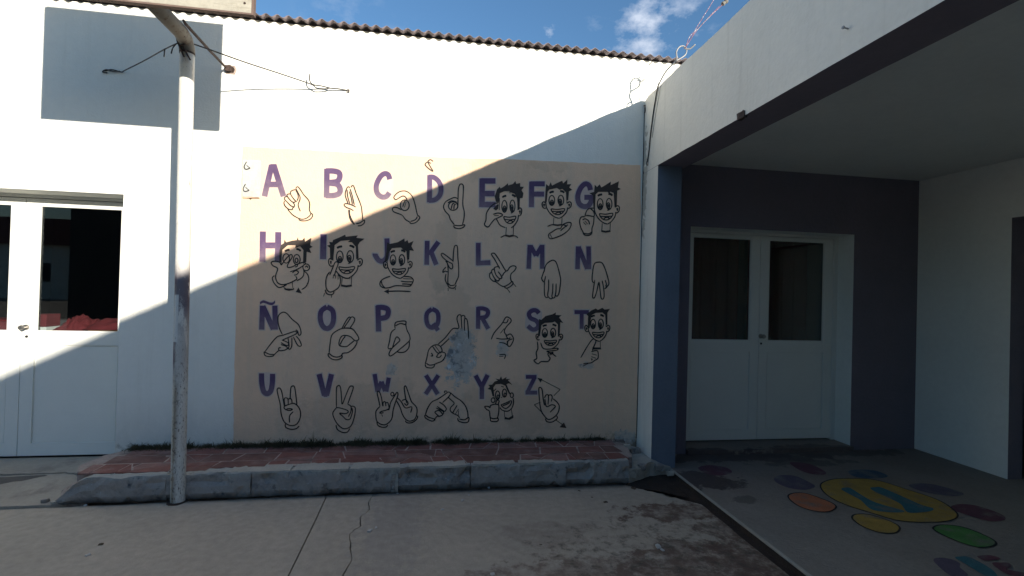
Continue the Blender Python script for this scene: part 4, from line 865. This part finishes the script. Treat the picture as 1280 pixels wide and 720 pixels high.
# kerb blocks
cuts = [(-2.53, -1.83, -.572), (-1.824, -1.28, -.565), (-1.275, -.312, -.557), (-.284, .27, -.545), (.277, 1.02, -.54), (1.025, 1.54, -.533)]
for i, (x0, x1, y) in enumerate(cuts):
    yb = -.46 if not (-1.5 < x0 < .2) else -.40
    b = rough(box(x0, x1, y, yb, .004, .178), 0, 7, i+1, .030)
    for v in b.verts:
        c = v.co; o = Vector((i*3.7, 0, 0))
        big = noise.noise((c+o)*5); med = noise.noise((c+o)*17); fin = noise.noise((c+o)*48)
        fr_ = c.y < y+.02
        # joints wander instead of running straight up
        if abs(c.x-x0) < .06 or abs(c.x-x1) < .06: c.x += .012*noise.noise(Vector((0, c.y*8, c.z*22+i)))
        if fr_: c.y += .014*big+.011*med+.006*fin
        c.z += (.008*big+.007*med+.004*fin) if c.z > .1 else 0
        # chipped arris and undercut foot
        chip = max(0, noise.noise(Vector((c.x*9, i, c.z*5)))+.12)
        if fr_ and c.z > .13: c.y += .045*chip; c.z -= .028*chip
        if fr_ and c.z < .03: c.y += .012+.010*med
        # a long flake lost below the lip
        if fr_ and i in (3, 5) and .05 < c.z < .125:
            k_ = 1 if noise.noise(Vector((c.x*3.2, 4, i*2)))+.25*noise.noise(Vector((c.x*14, c.z*30, i))) > -.02 else 0; c.y += .022*k_
        if i == 0: c.z = min(c.z, .178)*max(.02, min(1, (c.x+2.535+.03*med)/.20)) if c.x < -2.3 else c.z
    bmesh.ops.triangulate(b, faces=b.faces[:])
    obj('kerb_block', b, M['kerb'], step)
obj('kerb_core', rough(box(-.335, -.262, -.542, -.42, .0, .168), .006, 25, 8, .02), M['kerbtop'], step)
for i, (x, z, s_) in enumerate(((-.302, .035, .020), (-.293, .115, .015), (-.300, .075, .014))): obj('rubble_lump', rough(box(x-s_, x+s_, -.545, -.50, z-s_, z+s_), .007, 30, i+60, .012), M['kerb'], step)
# thin crumbling render on kerb top in front of the tiles
for x0, x1, ya, yb in ((-1.44, -1.02, -.553, -.43), (-1.01, -.62, -.552, -.422), (-.61, -.25, -.55, -.425), (-.19, .24, -.542, -.43), (.29, .62, -.535, -.468), (.64, .93, -.532, -.47)):
    P = jag((x0, ya), (x1, ya), 14, .008, x0)+jag((x1-.01, yb), (x0+.01, yb), 10, .02, x1)
    b = prism(P, .168, .185+.003*(x0 > 0)); obj('kerb_render', rough(b, .002, 20, int(x0*9), .05), M['kerbtop'], step)
# rubble in the corner and beside the broken kerb
b = prism(jag((1.55, -.50), (1.80, -.36), 6, .015, 1)+[(2.0, -.34), (2.0, -.31), (1.83, -.30), (1.825, 0), (1.66, 0), (1.60, -.2)], -.05, .10)
for v in b.verts:
    if v.co.z > 0: v.co.z += .04*(v.co.y+.3) + .02*noise.noise(v.co*9) - (.05 if v.co.x > 1.85 else 0)
obj('rubble_bed', rough(b, .010, 14, 6, .05), M['kerbtop'], step)
obj('soil_patch', rough(prism([(1.50, -.56), (1.62, -.60), (1.80, -.615), (1.92, -.80), (2.0, -.72), (2.0, -.34), (1.78, -.36), (1.55, -.49)], -.054, -.012), .006, 12, 3, .05), M['soil'], step)
for i, (x, y, z, s_) in enumerate(((1.70, -.42, .09, .03), (1.58, -.47, .05, .035), (1.88, -.36, .06, .035), (1.95, -.42, .03, .025), (-2.56, -.56, .03, .018), (-2.50, -.575, .02, .014), (1.76, -.14, .13, .04), (1.66, -.2, .19, .028))):
    obj('rubble_lump', rough(box(x-s_, x+s_, y-s_*.6, y+s_*.6, z-s_*.8, z+s_*.6), s_*.35, 22, i+20, s_*.5), M['kerbtop'] if i % 2 else M['kerb'], step)
# sloping apron in front of the left door
ap = bpy.data.objects.new('door_apron', None); COL.objects.link(ap); ap['kind'] = 'structure'
e1 = jag((-6, -.135), (-2.75, -.115), 60, .035, 12) + jag((-2.74, -.115), (-2.52, -.16), 6, .02, 4)
b = prism(e1+[(-2.40, -.01), (-2.485, .0), (-2.485, .234), (-4.178, .234), (-4.178, 0), (-6, 0)], -.05, .060)
obj('apron_slab', b, M['apron'], ap)
low = [(x, y-.010-.006*noise.noise(Vector((x*7, 0, 0)))) for x, y in reversed(e1)]
e2 = jag((-6, -.615), (-2.50, -.595), 60, .006, 16)
b = prism(e2+[(-2.44, -.55), (-2.42, -.3)]+low, -.05, .045)
for v in b.verts:
    if v.co.z > 0: v.co.z = .052 + (v.co.y+.13)*.075 + .004*noise.noise(v.co*4)
obj('apron_slab', b, M['apron'], ap)
b = prism(jag((-3.15, -.33), (-2.83, -.16), 8, .02, 2)+[(-2.86, -.145), (-3.2, -.165), (-3.5, -.3)], 0, .06)
for v in b.verts: v.co.z = (.0535 if v.co.z > .03 else .04) + (v.co.y+.13)*.075 + .003*noise.noise(v.co*4)
obj('mortar_patch', b, M['soil'] if False else mat('dark_cement_patch', (.12, .105, .09), .95, .15, 6, .6, 60), ap)

# ------------------------------------------------------------------ moss and grass along the foot of the wall
b = bmesh.new(); rg = random.Random(5)
def blade(x, y, z0, h, w_, lx, ly):
    a = rg.uniform(0, 6.28)
    p0 = b.verts.new((x-w_*math.cos(a), y-w_*math.sin(a), z0)); p1 = b.verts.new((x+w_*math.cos(a), y+w_*math.sin(a), z0))
    m0 = b.verts.new((x+lx*.35+w_*.8*math.cos(a), y+ly*.35, z0+h*.6)); m1 = b.verts.new((x+lx*.35-w_*.8*math.cos(a), y+ly*.35, z0+h*.6)); tp = b.verts.new((x+lx, y+ly, z0+h*.92))
    b.faces.new((p0, p1, m0, m1)); b.faces.new((m1, m0, tp))
xs = -2.43
while xs < 1.50:                                     # tufts of unequal size with gaps between
    size = rg.choice((.5, .7, .8, 1, 1, 1.25, 1.5))*(.72 if xs > .2 else 1.1)
    for _ in range(int(170*size)):
        x = xs+rg.gauss(0, .030)*size; y = -abs(rg.gauss(0, .022))*size-.002
        z0 = top_z(y)-.008 - (max(0, -2.33-x)*.9)
        d = math.hypot((x-xs)/.05, y/.05)
        h = rg.uniform(.018, .062)*size*math.exp(-d*.45)
        if rg.random() < .03: h *= 1.7
        blade(x, y, z0, h, rg.uniform(.0012, .0040), rg.gauss(0, .022)*size, -abs(rg.gauss(0, .020))*size)
    xs += rg.uniform(.022, .060)*(1 if rg.random() > .10 else 2.4)
for _ in range(2500):                                # low moss crumbs creeping over the tile edge
    x = rg.uniform(-2.40, 1.62); y = -abs(rg.gauss(0, .040))-.004
    blade(x, y, top_z(y)-.004, rg.uniform(.004, .012), rg.uniform(.002, .006), rg.gauss(0, .006), rg.gauss(0, .006))
obj('grass', b, M['grass'], kind='stuff', label='dark mossy grass growing along the foot of the wall', category='grass')

# ------------------------------------------------------------------ bent pole with a board
post = thing('board_post', 'chipped white pole with bent arm carrying a weathered board at the kerb', 'post')
obj('pole', tube([(-1.740, -.578, -.03)] + [(-1.740-.036*(z/3.15), -.578, z) for z in [i*.1 for i in range(0, 32)]], .0445, 20), M['pole'], post, smooth=True)
obj('arm', tube([(-1.7755, -.578, 3.101), (-1.776, -.586, 3.142), (-1.772, -.62, 3.176), (-1.762, -.70, 3.188), (-1.738, -1.175, 3.174)], .0475, 18), M['arm'], post, smooth=True)
obj('weld_collar', tube([(-1.7755, -.578, 3.094), (-1.7755, -.578, 3.106)], .048, 20), M['rust'], post, smooth=False)
bd = None
obj('ground_socket', rough(tube([(-1.740, -.585, -.03), (-1.740, -.585, .003)], .062, 14), .007, 20, 2, .04), M['soil'], post)
BX0, BX1, BZ = -2.385, -1.120, 3.086
for i in range(6):
    z0 = BZ+.010+i*.141
    obj('plank', rough(box(BX0+.012, BX1-.012, -1.205, -1.184, z0, z0+.138), .0012, 8, i, .2), M['board'], post)
b = bmesh.new(); bx(b, BX0, BX0+.012, -1.209, -1.176, BZ+.008, 3.94); bx(b, BX1-.012, BX1, -1.209, -1.176, BZ+.008, 3.94); bx(b, BX0, BX1, -1.2095, -1.176, BZ-.002, BZ+.008); bx(b, BX0, BX1, -1.2095, -1.176, 3.94, 3.952)
obj('board_frame', b, M['boardframe'], post)
for x in (-2.0, -1.5): obj('board_batten', box(x-.03, x+.03, -1.175, -1.14, 3.11, 3.9), M['arm'], post)
obj('bolt', tube([(BX1-.05, -1.205, 3.15), (BX1-.05, -1.211, 3.15)], .006, 8), M['rust'], post)
tie = [onY(229, 25, -.80), onY(232, 30, -.77), onY(262, 62, -.32), onY(283, 85, -.01)]
tie = [tie[0], tie[1], tie[1].lerp(tie[3], .5)+Vector((0, 0, -.004)), tie[3]]
obj('tie_rod', tube(tie, [.007, .010, .010, .009], 8), M['rust'], post)
# broken plaster where the rod enters the wall
c = onY(288, 87)
b = bmesh.new(); ring = []
for i in range(14):
    a = i*2*math.pi/14; r_ = .030*(1+.45*noise.noise(Vector((math.cos(a)*2, math.sin(a)*2, 4)))); ring.append((c.x+1.15*r_*math.cos(a), c.z+r_*math.sin(a)))
V_ = [b.verts.new((x, -.0025, z)) for x, z in ring]; V2 = [b.verts.new((c.x+(x-c.x)*1.45, -.0012, c.z+(z-c.z)*1.45)) for x, z in ring]
b.faces.new(V_[::-1]).material_index = 0
for i in range(14): b.faces.new((V_[i], V_[(i+1) % 14], V2[(i+1) % 14], V2[i])).material_index = 1
obj('plaster_hole', b, [M['soil'], M['mortar']], house)
obj('bracket', rough(box(c.x-.028, c.x+.012, -.035, -.003, c.z-.020, c.z+.022), .006, 20, 2, .015), M['rust'], house)

# ------------------------------------------------------------------ wires
def wire(pts, r, m, label, cat='wire', extra=(), parent=None, name='wire', group=None):
    b = tube(smoothline(pts, 5), r, 6)
    for e in extra: tube(smoothline(e, 5), r, 6, b)
    o = obj(name, b, m, parent, smooth=True)
    if not parent:
        o['label'] = label; o['category'] = cat
        if group: o['group'] = group
    return o
Yp = lambda px, py, y: onY(px, py, y)
wire([Yp(228, 52, -.632), Yp(222, 54, -.615), Yp(205, 62, -.5), Yp(180, 76, -.25), Yp(156, 88, -.03), Yp(152, 90, -.012), Yp(140, 87, -.010), Yp(131, 88.5, -.004)], .0042, M['darkwire'],
     'dark wire twisted at its end running from the pole left to the wall', extra=[[Yp(150, 89, -.014), Yp(141, 89, -.016), Yp(133, 87, -.012), Yp(128, 90, -.008), Yp(134, 91, -.01)], [Yp(206, 61, -.52), Yp(205.5, 66, -.52), Yp(205, 71, -.52)], [Yp(220, 55, -.615), Yp(216, 60, -.60), Yp(214, 67, -.60)]])
w2a = [Yp(228, 50, -.632), Yp(233, 52, -.615), Yp(262, 62, -.5), Yp(310, 79, -.32), Yp(350, 92, -.19), Yp(388, 105, -.07), Yp(396, 110, -.05), Yp(408, 111, -.035), Yp(412, 109.5, -.03)]
wire(w2a, .0046, M['darkwire'], 'long thin wire running from the pole right to a hook above the mural',
     extra=[[Yp(412, 110, -.03), Yp(402, 107.5, -.04), Yp(391, 105.5, -.06), Yp(387, 100, -.07), Yp(387.5, 92, -.075)], [Yp(410, 110, -.03), Yp(416, 110.5, -.028), Yp(423, 111, -.022), Yp(434, 113, -.004)]])
hk = obj('wall_anchor', tube([onY(437, 112.5, .004), onY(436, 112.5, -.012), onY(434.5, 111.5, -.02), onY(434.5, 114, -.018), onY(437, 115, -.01)], .005, 6), M['rust'], house)
wire([Yp(219, 40, -.66), Yp(222, 52, -.631), Yp(227, 64, -.629), Yp(230, 71, -.627)], .006, M['rust'], 'short rusty wire tied down the top of the pole', extra=[[Yp(227, 54, -.631), Yp(233, 66, -.629), Yp(238, 75, -.626)], [Yp(214, 38, -.70), Yp(224, 40, -.72), Yp(231, 46, -.71)], [Yp(224, 58, -.630), Yp(230, 55, -.645), Yp(237, 51, -.632)]])
# rod loop standing on the canopy edge with ropes to an insulator
bs = onX(823, 107, 1.845)
wire([bs+Vector((0, 0, -.05)), bs, Yp(832, 90, -.33), Yp(843, 78, -.39)] + [Yp(x, y, -.41) for x, y in ((846, 73), (845.5, 65), (849, 59), (854, 57.5), (858, 61), (857.5, 67), (853, 71.5), (845, 76))], .0062, M['greywire'],
     'grey bent rod loop rising from the canopy edge near the corner', 'rod', extra=[[Yp(855, 60, -.41), Yp(862, 61, -.42), Yp(869, 55.5, -.44)]], name='rod_loop')
wire([Yp(857, 60, -.42), Yp(862, 46, -.40), Yp(872, 36, -.36), Yp(899, 8, -.27)], .0024, M['rope'], 'faded pink rope from the rod loop up to the insulator', 'rope', extra=[[Yp(858, 58, -.42), Yp(868, 42, -.39), Yp(882, 26, -.34), Yp(903, 6, -.25)], [Yp(856, 61, -.42), Yp(866, 44, -.39), Yp(871, 34, -.36), Yp(892, 0, -.26), Yp(905, -25, -.2)]], name='rope')
pi_ = Yp(906, 3, -.25)
t3 = thing('insulator', 'small brown insulator hanging on the ropes above the canopy', 'insulator')
obj('spool', tube([pi_+Vector((-.022, 0, -.018)), pi_+Vector((-.012, 0, -.010)), pi_, pi_+Vector((.012, 0, .010)), pi_+Vector((.022, 0, .018))], [.017, .019, .011, .020, .015], 10), M['arm'], t3)
obj('pin', tube([pi_+Vector((-.034, 0, -.028)), pi_+Vector((.05, -.02, .06))], .004, 6), M['rust'], t3)
wire([pi_+Vector((.05, -.02, .06)), pi_+Vector((.5, -.3, .75)), pi_+Vector((1.6, -1.0, 2.4))], .003, M['greywire'], 'thin wire rising from the insulator over the canopy')
wire([Yp(801, 98, -.01), Yp(800, 110, -.01), Yp(799.5, 125, -.008)], .0022, M['greywire'], 'thin grey wire hanging down the wall in the corner above the mural')
# cable down the fascia
wire([onX(824, 105, 1.85), onX(822.5, 107, 1.822), onX(818, 132, 1.824), onX(813.5, 165, 1.824), onX(811, 190, 1.824), onX(809, 203, 1.820)], .0055, M['rubber'], 'black cable hanging down the fascia into the corner', 'cable', extra=[[onX(809.5, 199, 1.82), onX(808.5, 203, 1.812), onX(809, 207, 1.82)]], name='cable')
wire([onX(826, 106, 1.824), onX(820, 140, 1.8265), onX(815, 172, 1.8265)], .0022, M['greywire'], 'thin grey cable beside the black one on the fascia', 'cable', name='cable')
cr = [(1.8265, -.004-.002*noise.noise(Vector((0, 0, z*9))), z) for z in [.2+.1*i for i in range(31)]]
obj('corner_crack', tube(cr, [.0022+.0022*abs(noise.noise(Vector((3, 0, z[2]*7)))) for z in cr], 5), M['soil'], house)
for (px, py, n_) in ((806, 137, 'hook'),):
    c = onY(px, py, 0)
    o = obj('wall_hook', tube([c+Vector((-.01, .004, .035)), c+Vector((-.008, -.02, .03)), c+Vector((-.012, -.03, .005)), c+Vector((-.006, -.02, -.02)), c+Vector((-.004, -.012, -.035))], .005, 6), M['rust']); o['label'] = 'small rusty hook in the corner under the roof'; o['category'] = 'hook'
c = [Yp(541, 213.5, .003), Yp(540.8, 213, -.012), Yp(536.5, 206, -.038), Yp(535, 202, -.045), Yp(538, 199.6, -.042), Yp(541.5, 201.8, -.036)]
o = obj('wall_hook', tube(smoothline(c, 5), .0052, 8), M['rust'], smooth=True); o['label'] = 'bent rusty hook sticking out of the mural above the D'; o['category'] = 'hook'
n_ = onX(1060, 36, 1.829)
t4 = thing('wall_nail', 'small metal nail with a pale cap on the white fascia', 'nail')
obj('shank', tube([n_+Vector((.003, 0, 0)), n_+Vector((-.022, 0, .003))], .0035, 8), M['greywire'], t4); obj('cap', tube([n_+Vector((-.022, 0, .003)), n_+Vector((-.028, 0, .004))], .0075, 10), M['steel'], t4)
# paper sheet on the wall
c0, c1, c2, c3 = [onY(*p) for p in ((304, 200), (326.5, 200.5), (325, 247), (303, 246))]
t5 = thing('paper_sheet', 'white sheet with two black loop marks left of the letter A', 'paper')
b = bmesh.new(); nx, nz_ = 6, 10; g = []
for j in range(nz_+1):
    r = []
    for i in range(nx+1):
        u, v = i/nx, j/nz_; q = c0.lerp(c1, u).lerp(c3.lerp(c2, u), v)
        r.append(b.verts.new((q.x, -.004-.010*max(0, v-.85)/.15*(.4+.6*u)-.001*math.sin(u*5+v*4), q.z)))
    g.append(r)
for j in range(nz_):
    for i in range(nx): b.faces.new((g[j][i], g[j+1][i], g[j+1][i+1], g[j][i+1]))
bmesh.ops.solidify(b, geom=b.faces[:], thickness=.0012)
obj('sheet', b, M['paper'], t5)
for dx, dy in ((0, 0), (-1.2, 27.6)):
    P = Paint(); P.line([(308.6+dx, 202.5+dy), (306.5+dx, 206+dy), (305.6+dx, 209.5+dy), (308+dx, 212+dy), (313.2+dx, 210.3+dy)], 1.3, base=.0062); P.line([(308.4+dx, 206.5+dy), (310.5+dx, 208.6+dy), (313+dx, 210.3+dy)], .8, base=.0062)
    P.done('loop_mark', M['line'], t5)
P = Paint(); P.line([(303, 247.5), (312, 248), (325, 248)], .8, base=.0035); P.fill([(310, 247.5), (316, 247.5), (313.5, 250)], base=.0035); P.done('shadow_and_tear', M['soil'], t5)  # shadow below the sheet painted as a dark line, plus a small torn bit

# ------------------------------------------------------------------ litter on the ground
rg = random.Random(11)
CH = [(462, 664, .016, 'pale stone chip on the ragged crack, larger of the pair'), (470, 660, .010, 'tiny pale chip just right of the ragged crack'), (553, 637, .010, 'pale chip in the middle of the short trail before the step'),
      (578, 626, .012, 'pale elongated chip near the upper end of the trail before the step'), (586, 619, .008, 'tiny pale chip at the upper end of the trail before the step'), (611, 610, .011, 'white chip close against the foot of the kerb'),
      (497, 617, .007, 'tiny pale chip by the kerb foot above the ragged crack'), (823, 684, .018, 'large pale chip lying on the brown stain'), (828, 688, .011, 'small pale chip beside the large one on the brown stain'),
      (107, 632, .011, 'pale crumb at the foot of the left kerb end'), (616, 718, .011, 'pale chip at the bottom edge of the view'), (110, 694, .011, 'lone pale chip on the bare concrete left of the pole')]
for i, (px, py, s_, lb) in enumerate(CH):
    p = onZ(px, py); b = rough(box(-s_, s_, -s_*.7, s_*.7, -s_*.3, s_*.35), s_*.35, 40, i, s_*.6)
    o = obj('stone_chip', b, M['stone']); o.location = (p.x, p.y, s_*.15); o.rotation_euler.z = rg.uniform(0, 3)
    o['label'] = lb; o['category'] = 'stone'; o['group'] = 'pale chips on the courtyard floor'
CL = [(757, 628, .016, 'dark leaf scrap on the concrete left of the brown stain'), (724, 614, .011, 'small dark leaf scrap near the right part of the kerb foot'), (792, 611, .018, 'dark leaf scrap below the broken kerb corner'), (126, 681, .013, 'dark leaf scrap on the bare concrete left of the pole'), (676, 681, .008, 'tiny dark leaf speck in the middle of the courtyard'), (740, 622, .009, 'tiny dark scrap between two bigger scraps near the kerb')]
for i, (px, py, s_, lb) in enumerate(CL):
    p = onZ(px, py); b = rough(box(-s_, s_, -s_*.5, s_*.5, 0, s_*.25), s_*.3, 40, i+50, s_*.6)
    o = obj('dry_leaf', b, M['leaf']); o.location = (p.x, p.y, .002); o.rotation_euler.z = rg.uniform(0, 3)
    o['label'] = lb; o['category'] = 'leaf'; o['group'] = 'dry leaf scraps on the courtyard floor'

# ------------------------------------------------------------------ what stands behind the photographer (seen in the door glass)
nb = thing('neighbour_building', 'tall dark rendered building behind the yard, seen only in the door glass', 'building')
obj('wall', box(-9.4, 1.4, -13, -9.2, -.05, 3.9), M['brickdark'], nb)
obj('parapet', box(-9.45, 1.45, -13.05, -9.15, 3.901, 4.0), M['fascia'], nb)
nb = thing('red_roofed_house', 'low house with a red tiled roof behind the yard, seen only in the door glass', 'house')
obj('wall', box(-44, -26.5, -46, -40, -.05, 4.4), M['fascia'], nb)
b = bmesh.new(); V_ = [b.verts.new(p) for p in ((-44.5, -39.5, 4.4), (-26, -39.5, 4.4), (-26, -46.5, 4.4), (-44.5, -46.5, 4.4), (-42, -43, 6.9), (-29, -43, 6.9))]
for f in ((0, 1, 5, 4), (1, 2, 5), (2, 3, 4, 5), (3, 0, 4), (3, 2, 1, 0)): b.faces.new([V_[i] for i in f])
obj('roof', b, M['rooftile'], nb)
for x in (-41, -37, -33, -29.5): obj('window', box(x, x+1.5, -40, -39.95, 1.4, 2.9), M['dark'], nb)
